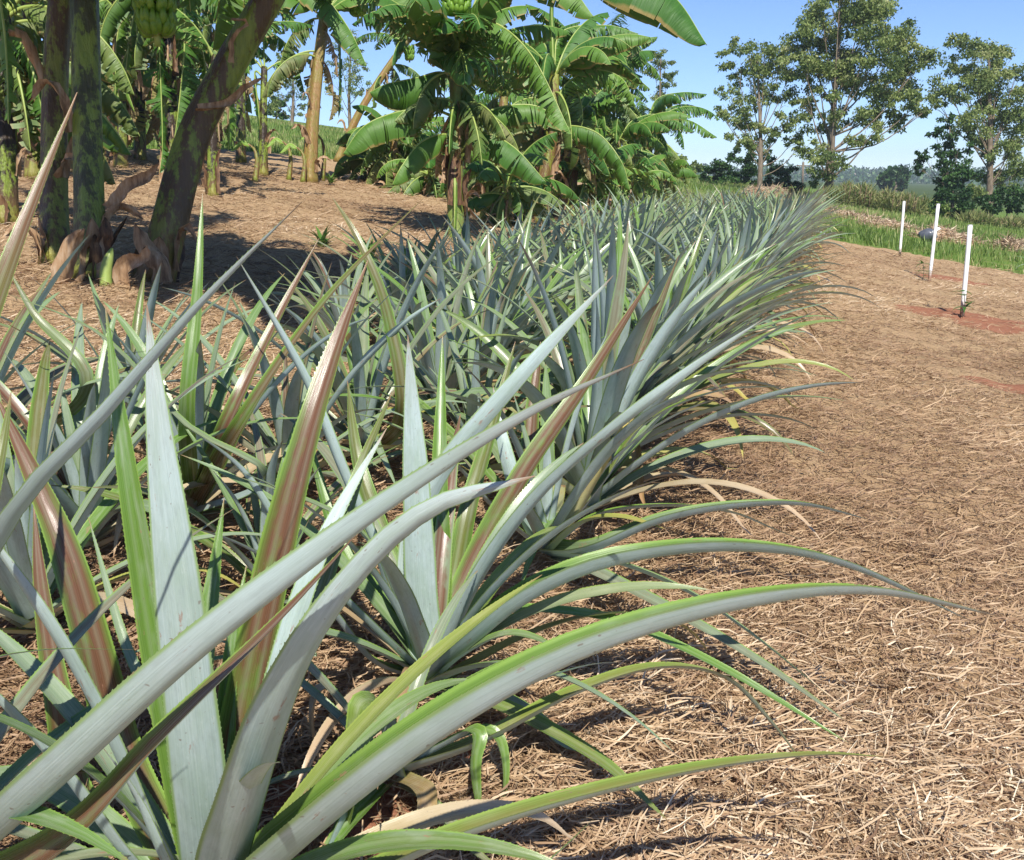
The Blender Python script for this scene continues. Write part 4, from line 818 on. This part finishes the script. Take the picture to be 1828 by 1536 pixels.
tree('eucalyptus_tree', 'tallest eucalyptus with a wide open crown rising past the top of the photo', 'tree', (1478, 362), (1500, 40), [
  (1500,20,42),(1545,15,40),(1468,45,38),(1440,80,34),(1428,110,28),(1560,60,40),(1505,85,44),(1600,75,34),(1625,100,36),(1645,115,18),(1560,115,42),(1510,140,38),(1460,130,34),(1610,150,34),(1580,170,36),(1645,185,22),(1540,200,32),(1600,205,30),(1490,190,26),(1460,230,28),(1455,265,22),(1475,285,26),(1525,245,20),(1560,240,20),(1465,310,22),(1500,-20,40),(1570,-5,28),(1655,200,12),(1440,175,22)], E, .045, .17, .75, .24, seed=31)
tree('eucalyptus_tree', 'slender eucalyptus above the dark hedge, left of the tallest one', 'tree', (1356, 345), (1352, 110), [
  (1335,85,24),(1365,100,30),(1400,95,26),(1310,115,22),(1335,130,28),(1380,135,32),(1415,125,26),(1300,165,18),(1320,185,26),(1290,190,16),(1360,170,28),(1405,170,26),(1300,225,22),(1330,215,22),(1350,235,20),(1410,215,24),(1385,235,20),(1420,250,18),(1330,255,16),(1375,260,18),(1425,268,10),(1285,205,12)], E, .042, .16, .65, .14, seed=32)
tree('eucalyptus_tree', 'full eucalyptus at the right edge of the photo', 'tree', (1768, 385), (1765, 80), [
  (1730,80,28),(1755,100,32),(1790,100,28),(1740,130,34),(1780,140,36),(1815,130,24),(1690,150,26),(1720,165,30),(1765,175,34),(1805,180,32),(1668,180,18),(1740,210,32),(1790,220,34),(1760,250,28),(1810,255,30),(1840,230,30),(1800,290,28),(1770,310,30),(1830,300,24),(1750,340,28),(1840,160,30),(1715,120,20),(1800,340,28)], E, .045, .17, .75, .2, seed=33, D=52)
tree('eucalyptus_tree', 'thin young eucalyptus with dark lower leaves, left of the right-edge one', 'tree', (1702, 385), (1695, 220), [
  (1690,215,14),(1700,240,16),(1670,240,10),(1680,270,22),(1710,275,20),(1650,285,14),(1640,300,9),(1690,300,24),(1720,300,22),(1700,330,28),(1680,350,24),(1725,340,26)], M['bush'], .05, .16, .8, .10, seed=34, D=50)
tree('eucalyptus_tree', 'faint narrow eucalyptus seen above the banana thicket', 'tree', (1180, 330), (1180, 95), [
  (1178,95,16),(1185,115,18),(1170,130,16),(1190,140,16),(1180,160,18),(1172,180,12),(1190,175,12)], E, .04, .15, .9, .12, seed=35, D=62)
tree('eucalyptus_tree', 'lacy eucalyptus glimpsed between the orange-brown and the leaning banana stems', 'tree', (625, 225), (628, 60), [
  (620,75,22),(640,95,20),(610,110,20),(635,130,22),(650,150,16),(600,150,18),(625,170,18),(640,60,18),(610,190,14)], E, .035, .13, .45, .12, seed=36, D=60)
tree('eucalyptus_tree', 'lacy eucalyptus glimpsed left of the orange-brown banana stem', 'tree', (520, 220), (522, 110), [
  (510,110,18),(530,125,18),(515,145,20),(500,165,18),(530,175,18),(495,190,16),(525,195,16)], E, .035, .13, .5, .12, seed=37, D=60)
tree('tree', 'round bush-like tree on the hilltop glimpsed left of the young banana plant', 'tree', (490, 215), (492, 190), [(485,190,12),(500,186,12),(495,200,12)], M['bush'], .09, .2, 1, .1, seed=38, D=70, limbs=False)
tree('tree', 'leafy bright green tree glimpsed at the left edge behind the dark stems', 'tree', (45, 215), (45, 120), [(30,120,30),(60,130,30),(40,160,32),(65,170,28),(25,185,28),(50,95,25),(15,150,25),(60,200,20)], M['grass'], .10, .22, 1.1, .2, seed=39, D=40)
tree('tree', 'small round tree on the skyline left of the dark hedge', 'tree', (1195, 303), (1195, 275), [(1190,270,16),(1205,280,14),(1180,285,12),(1198,290,12)], M['euc'], .10, .22, 1, .1, seed=40, D=75, limbs=False)
tree('tree', 'tiny round tree on the skyline just left of the dark hedge', 'tree', (1240, 312), (1240, 300), [(1238,300,8),(1246,303,7)], M['euc'], .10, .22, 1.2, .08, seed=41, D=78, limbs=False)
gb = 'dark bushes at the far edge of the plot'
for lab, bp, cl, sd in [
  ('dark rounded bush at the left end of the hedge', (1275, 328), [(1262,308,14),(1280,298,18),(1298,300,18),(1270,318,14),(1292,318,16),(1255,318,9)], 51),
  ('tall dark bush under the slender eucalyptus', (1330, 332), [(1322,288,20),(1338,282,20),(1325,310,22),(1345,305,22),(1355,290,18),(1340,322,18),(1315,322,14)], 52),
  ('dark bush sloping down at the right end of the hedge', (1395, 345), [(1380,305,18),(1400,308,18),(1412,325,18),(1395,330,18),(1420,338,12),(1375,325,16),(1368,300,14)], 53),
  ('dark undergrowth below the right-edge eucalyptus', (1800, 395), [(1780,355,22),(1805,350,24),(1825,360,22),(1760,365,18),(1790,375,20),(1845,350,24)], 54),
  ('dark undergrowth below the thin young eucalyptus', (1700, 385), [(1680,355,18),(1700,360,22),(1725,362,22),(1670,370,12),(1740,372,16)], 55),
  ('bright low shrub in front of the right-hand undergrowth', (1672, 385), [(1665,376,10),(1680,378,11),(1690,372,10)], 56)]:
    tree('bush', lab, 'bush', bp, (bp[0], bp[1]-20), cl, M['bush'] if sd != 56 else M['grass'], .05, .13, 1.6, .06, seed=sd, D=None if sd < 54 else 48, limbs=False, group=gb, hang=0.1)
# scrubby tall weeds between the trees
gs_ = 'tall scrubby weeds in front of the far trees'
for k, (px, py, h, lab) in enumerate([(1500, 362, 34, 'yellowish scrub clump at the foot of the tallest eucalyptus'), (1530, 365, 40, 'tallest yellowish scrub clump right of the tallest eucalyptus'), (1560, 366, 30, 'greenish scrub clump in the middle of the weeds'), (1590, 368, 32, 'pale scrub clump right of the middle of the weeds'), (1625, 370, 34, 'scrub clump at the right end of the weeds'), (1740, 395, 14, 'low weeds in front of the right-hand undergrowth'), (1800, 405, 12, 'low green weeds at the right edge of the grass')]):
    g, t = gat(px, py); t = min(t, 46); d = ray(px, py); p = d[:2]*t; g = np.array([p[0], p[1], float(gz(*p))]); rg = np.random.default_rng(70+k)
    n = 1500; a = rg.uniform(0, 6.28, n); rr = np.sqrt(rg.uniform(0, 1, n))*0.62; hh = h*t/FPX
    b = np.stack([rr*np.cos(a)*1.2, rr*np.sin(a), rg.uniform(0, 1, n)**.8*hh*(1-.35*rr)], -1); d1 = nrm(rg.normal(0, .6, (n, 3))+np.array([0, 0, .9])); d2 = nrm(np.cross(d1, rg.normal(0, 1, (n, 3))))
    l = rg.uniform(.15, .5, (n, 1)); w = rg.uniform(.01, .028, (n, 1)); b[:, 2] *= .45+.75*(.5+.5*np.sin(5*b[:, 0]+k)*np.cos(4*b[:, 1]+2*k))
    V = np.stack([b, b+d1*l*.5+d2*w, b+d1*l, b+d1*l*.5-d2*w], 1).reshape(-1, 3); cc = np.zeros((n*4, 4)); cc[:, 2] = np.repeat(rg.beta(2, 2, n), 4); cc[:, 3] = 1
    ms = MB()
    for i in range(24):
        q = rg.normal(0, .35, 2); tube(ms, [np.array([q[0], q[1], -.05]), np.array([q[0]*1.2, q[1]*1.2, hh*rg.uniform(.5, 1.1)])], .012, 4)
    rt = thing('scrub_clump', lab, 'scrub', g, 0, gs_)
    link('leaves', quads_mesh('scrub', V, np.arange(n*4).reshape(n, 4), np.zeros((n*4, 2)), cc, M['scrub']), rt); link('stems', ms.mesh('stems', M['brush']), rt)
# piles of dead brush and earth
def pile(label, px, py, wx, wy, h, seed, stick=500, mat='brush', D=None, name='brush_pile', cat='brush pile', green=0):
    g, t = gat(px, py)
    if D: d = ray(px, py); p = d[:2]*D; g = np.array([p[0], p[1], float(gz(*p))])
    rg = np.random.default_rng(seed); n = 26; V = []; F = []
    xs = np.linspace(-1, 1, n)
    def H(a, b): return h*max(0, 1-a*a-b*b)**.7*(.75+.25*math.sin(5*a+seed)*math.cos(4*b)) - .03
    for a in xs:
        for b in xs:
            V.append((a*wx, b*wy, H(a, b)+rg.normal(0, .025)*h/.4 + float(gz(g[0]+a*wx, g[1]+b*wy))-g[2]))
    for i in range(n-1):
        for j in range(n-1):
            if math.hypot(xs[i], xs[j]) < 1.08: a = i*n+j; F.append([a, a+n, a+n+1, a+1])
    mb = MB(); mb.add(V, F); rt = thing(name, label, cat, g); link('mound', mb.mesh('mound', M['mound']), rt)
    a = rg.uniform(0, 6.28, stick); r = np.sqrt(rg.uniform(0, 1, stick))*.95; A, B = r*np.cos(a), r*np.sin(a)
    P = np.array([(x*wx, y*wy, H(x, y)+.02+float(gz(g[0]+x*wx, g[1]+y*wy))-g[2]) for x, y in zip(A, B)])
    d1 = nrm(rg.normal(0, 1, (stick, 3))*np.array([1, 1, .45])); d2 = nrm(np.cross(d1, rg.normal(0, 1, (stick, 3)))); l = rg.uniform(.08, .32, (stick, 1)); w = rg.uniform(.006, .02, (stick, 1))
    V = np.stack([P-d2*w, P+d1*l-d2*w*.3, P+d1*l+d2*w*.3, P+d2*w], 1).reshape(-1, 3); cc = np.zeros((stick*4, 4)); cc[:, 2] = np.repeat(rg.random(stick), 4); cc[:, 3] = 1
    link('twigs', quads_mesh('twigs', V, np.arange(stick*4).reshape(stick, 4), np.zeros((stick*4, 2)), cc, M[mat]), rt)
pile('pinkish heap of dead brush in front of the dark hedge', 1372, 345, .9, .8, .62, 81, 1800, D=36)
pile('long tan heap of earth and straw at the end of the pineapple bed', 1445, 362, 1.0, .8, .36, 82, 1500, D=32)
pile('heap of dry cut stalks beyond the left stake', 1590, 392, 1.0, .6, .22, 83, 900, D=28)
pile('heap of dry cut stalks and straw beyond the middle stake', 1690, 408, .9, .6, .34, 84, 1000, D=25)
pile('tan straw heap at the right edge behind the grass strip', 1818, 412, .6, .5, .3, 85, 1300, D=24)
pile('small tan heap right of the tan earth heap', 1530, 375, .9, .6, .22, 86, 800, D=31)
# dark bag on the heap
def bag():
    g, t = gat(1657, 415); t = 23.5; d = ray(1657, 412); p = d[:2]*t; g = np.array([p[0], p[1], float(gz(*p))])
    rg = np.random.default_rng(3); V = []; F = []; n, m = 9, 14
    for i in range(n):
        ph = math.pi*i/(n-1)
        for j in range(m):
            a = 2*math.pi*j/m; rr = .17*math.sin(ph)*(1+.18*math.sin(3*a+i)+rg.normal(0, .05)); V.append((rr*math.cos(a)*1.2, rr*math.sin(a), .15-.15*math.cos(ph)*(1+.1*math.sin(2*a))))
    F = [[i*m+j, i*m+(j+1) % m, (i+1)*m+(j+1) % m, (i+1)*m+j] for i in range(n-1) for j in range(m)]
    mb = MB(); mb.add(V, F); rt = thing('plastic_bag', 'dark grey plastic bag with white wrapper on the stalk heap', 'bag', g)
    link('bag_body', mb.mesh('bag', mat_simple('bag_plastic', [(.3, (.05, .055, .07)), (.7, (.14, .15, .18))], 9, .3)), rt)
    mb = MB(); pine_leaf_mb(mb, catmull([(.05, -.2, .2), (.12, -.22, .28), (.2, -.15, .33)], 6), .12, 0, (0, 60), .5, (0, 0, 0), False, 4, 1, wprof=6); link('white_wrapper', mb.mesh('wrapper', M['white']), rt)
bag()
# ---------------------------------------------------------------- white stakes with saplings
SG = 'white stakes marking young saplings'
for k, (bx, by, tx, ty, lab, sap) in enumerate([(1717, 569, 1732, 403, 'white plastic stake nearest the camera, on the right', 'leafy sapling tied at the foot of the nearest white stake'), (1659, 501, 1675, 365, 'white plastic stake in the middle of the three', 'green sapling left of the middle white stake'), (1606, 458, 1614, 360, 'farthest white plastic stake, leftmost of the three', 'tiny sapling at the foot of the farthest white stake')]):
    g, t = gat(bx, by); top = PX(tx, ty, t-.02); rt = thing('stake', lab, 'stake', g, 0, SG)
    mb = MB(); tube(mb, catmull([g-Z*.05, (g+top)/2, top], 6), .0215, 14); o = link('pipe', mb.mesh('pipe', M['stake'], g), rt)
    mb = MB(); u = nrm(top-g); tube(mb, [top-u*.004, top+u*.003], .0228, 14); link('cap', mb.mesh('pipe_cap', M['white'], g), rt)
    rg = np.random.default_rng(90+k); off = [(-.02, -.05), (-.10, -.02), (-.04, -.04)][k]; gp_ = np.array([g[0]+off[0], g[1]+off[1], 0]); gp_[2] = float(gz(gp_[0], gp_[1]))
    s = thing('sapling', sap, 'sapling', gp_, 0, 'saplings beside the white stakes'); hh = [.24, .22, .12][k]
    mb = MB(); Cs = catmull([(0, 0, -.01), (.01, 0, hh*.5), (-.005, .01, hh)], 8); tube(mb, Cs, np.linspace(.006, .003, 8), 5); link('stem', mb.mesh('sapling_stem', M['bark']), s)
    mb = MB()
    for i in range([16, 14, 8][k]):
        az = rg.uniform(0, 360); b = Cs[int(rg.integers(2, 8))]; C = curve_leaf(np.array(b), az, rg.uniform(.07, .12), rg.uniform(-10, 50), 50, rg, 6)
        pine_leaf_mb(mb, C, .038, az, (0, 0), .25, (0, 0, 0), False, 3, i, wprof=1.4)
    link('leaves', mb.mesh('sapling_leaves', M['bush'] if False else M['bleaf']), s)
# ---------------------------------------------------------------- fence posts, pole, far land
for k, (px, py, top, D, lab) in enumerate([(1262, 330, 310, 44, 'pale leaning concrete fence post in front of the dark hedge'), (1305, 332, 314, 46, 'short pale fence post right of the leaning one'), (1216, 325, 312, 50, 'thin dark fence post left of the hedge')]):
    d = ray(px, py); p = d[:2]*D; g = np.array([p[0], p[1], float(gz(*p))]); tp = PX(px+(3 if k == 0 else 0), top, D); tp[2] = max(tp[2], g[2]+.5)
    mb = MB(); tube(mb, catmull([g-Z*.1, (g+tp)/2, tp, tp+np.array([.12 if k == 0 else 0.01, 0, .05])], 7), .05, 6); rt = thing('fence_post', lab, 'fence post', g, 0, 'fence posts along the far edge')
    link('post', mb.mesh('post', mat_simple('post_%d' % k, [(.3, (.35, .33, .28)), (.7, (.55, .52, .46))] if k < 2 else [(.3, (.08, .06, .05)), (.7, (.15, .12, .1))], 8)), rt)
def far_land():
    rg = np.random.default_rng(8)
    # ridge of distant hills on the right
    n, m = 120, 6; az = np.radians(np.linspace(6, 60, n)); V = []
    for i, a in enumerate(az):
        hgt = 6.5+2.2*math.sin(9*a)+1.4*math.sin(23*a+1)+.6*math.sin(57*a)
        for j in range(m):
            dd = 520+110*j; hh = -3 + (hgt+3)*math.sin(math.pi*.5*min(1, j/3))-(.0 if j < 4 else 3*(j-3)); V.append((dd*math.sin(a), dd*math.cos(a), hh))
    F = [[i*m+j, (i+1)*m+j, (i+1)*m+j+1, i*m+j+1] for i in range(n-1) for j in range(m-1)]
    mb = MB(); mb.add(V, F)
    tag(link('hills', mb.mesh('hills', mat_simple('far_hills', [(.3, (.05, .10, .06)), (.5, (.09, .14, .08)), (.7, (.18, .20, .11))], .02, .95, coord='pos', bump=0))), kind='structure')
    # far wood on the ridge: one mass
    k = 16000; a = np.radians(rg.uniform(7, 58, k)); dd = rg.uniform(500, 640, k); clump = np.sin(31*a)*np.sin(77*a+1)+rg.normal(0, .4, k)
    hh = -2.5+(6.5+2.2*np.sin(9*a)+2)*(dd-500)/140*.9 + rg.uniform(0, 5, k)*(.6+.5*np.clip(clump, 0, 1))
    P = np.stack([dd*np.sin(a), dd*np.cos(a), hh], -1); d1 = nrm(rg.normal(0, 1, (k, 3))); d2 = nrm(np.cross(d1, rg.normal(0, 1, (k, 3)))); l = rg.uniform(.8, 2.2, (k, 1))
    V = np.stack([P, P+d1*l*.5+d2*l*.5, P+d1*l, P+d1*l*.5-d2*l*.5], 1).reshape(-1, 3); cc = np.zeros((k*4, 4)); cc[:, 2] = np.repeat(rg.random(k), 4); cc[:, 3] = 1
    o = link('far_wood', quads_mesh('far_wood', V, np.arange(k*4).reshape(k, 4), np.zeros((k*4, 2)), cc, M['bush'])); tag(o, 'bluish line of distant woodland along the horizon', 'woodland', kind='stuff')
    wm = mat_simple('far_wall', [(.3, (.6, .58, .54)), (.7, (.75, .72, .68))], .5, .8, bump=0); rm = mat_simple('far_roof', [(.3, (.42, .32, .26)), (.7, (.5, .4, .33))], .5, .8, bump=0); dm = mat_simple('far_window', [(.3, (.06, .07, .08)), (.7, (.1, .1, .12))], .5, .3, bump=0)
    for q, (px, py, wd, hg, lab) in enumerate([(1432, 320, 8, 4, 'far white house just left of the tallest eucalyptus trunk'), (1446, 321, 6, 3, 'far pale house beside the tallest eucalyptus trunk'), (1521, 321, 6, 4, 'leftmost far white house above the scrub'), (1536, 322, 9, 4, 'second far white house above the scrub'), (1552, 321, 6, 3, 'small far white house in the middle above the scrub'), (1568, 322, 8, 4, 'right far white house above the scrub'), (1793, 325, 10, 5, 'far white building glimpsed left of the right-edge trees')]):
        D = 575; c = PX(px, py, D); g = np.array([c[0], c[1], c[2]-hg*.5]); rt = thing('house', lab, 'house', g, rg.uniform(-.5, .5), 'white houses on the far ridge')
        mb = MB(); x, y = wd/2, 3; b = [(-x, -y, -2), (x, -y, -2), (x, y, -2), (-x, y, -2), (-x, -y, hg), (x, -y, hg), (x, y, hg), (-x, y, hg)]
        mb.add(b, [[0, 1, 5, 4], [1, 2, 6, 5], [2, 3, 7, 6], [3, 0, 4, 7]]); link('wall', mb.mesh('wall', wm, smooth=False), rt)
        mb = MB(); x += .4; y += .4; mb.add([(-x, -y, hg), (x, -y, hg), (x, y, hg), (-x, y, hg), (-x, 0, hg+1.4), (x, 0, hg+1.4)], [[0, 1, 5, 4], [2, 3, 4, 5], [1, 2, 5], [3, 0, 4], [0, 3, 2, 1]]); link('roof', mb.mesh('roof', rm, smooth=False), rt)
        for s in (-.25, .25):
            mb = MB(); a0 = s*wd; mb.add([(a0-.6, -3.03, hg*.35), (a0+.6, -3.03, hg*.35), (a0+.6, -3.03, hg*.75), (a0-.6, -3.03, hg*.75)], [[0, 1, 2, 3]]); link('window', mb.mesh('window', dm, smooth=False), rt)
    # utility pole
    D = 120; d = ray(1432, 335); p = d[:2]*D; g = np.array([p[0], p[1], float(gz(*p))]); tp = PX(1434, 290, D)
    rt = thing('utility_pole', 'thin utility pole with crossarm left of the tallest eucalyptus', 'utility pole', g); mb = MB(); tube(mb, [g, tp], .13, 8); link('pole', mb.mesh('pole', M['bark'], g), rt)
    mb = MB(); q = tp-Z*.4; tube(mb, [q-np.array([.8, 0, 0]), q+np.array([.8, 0, 0])], .07, 6); link('crossarm', mb.mesh('crossarm', M['bark'], g), rt)
    # crown of a round tree rising over the far scrub
far_land()
tree('tree', 'rounded tree standing alone on the far land above the scrub', 'tree', (1598, 345), (1597, 312), [(1590,312,10),(1602,308,11),(1598,320,12),(1612,320,9),(1582,322,9)], M['bush'], .4, .9, 1.2, .3, seed=44, D=150, limbs=False)
# ---------------------------------------------------------------- haze: pale air round the whole place
def haze():
    m = bpy.data.materials.new('haze'); m.use_nodes = True; t = m.node_tree; t.nodes.clear()
    o = t.nodes.new('ShaderNodeOutputMaterial'); v = t.nodes.new('ShaderNodeVolumePrincipled'); v.inputs['Density'].default_value = 0.00055; v.inputs['Color'].default_value = (.78, .88, 1, 1); v.inputs['Anisotropy'].default_value = 0.0
    t.links.new(v.outputs[0], o.inputs['Volume'])
    X, Y0, Y1, Z0, Z1 = 1020, -1020, 1020, -20, 28
    b = [(-X, Y0, Z0), (X, Y0, Z0), (X, Y1, Z0), (-X, Y1, Z0), (-X, Y0, Z1), (X, Y0, Z1), (X, Y1, Z1), (-X, Y1, Z1)]
    mb = MB(); mb.add(b, [[3, 2, 1, 0], [4, 5, 6, 7], [0, 1, 5, 4], [1, 2, 6, 5], [2, 3, 7, 6], [3, 0, 4, 7]])
    tag(link('haze', mb.mesh('haze', m, smooth=False)), 'thin pale blue haze in the air over the whole field', 'haze', kind='stuff')
haze()
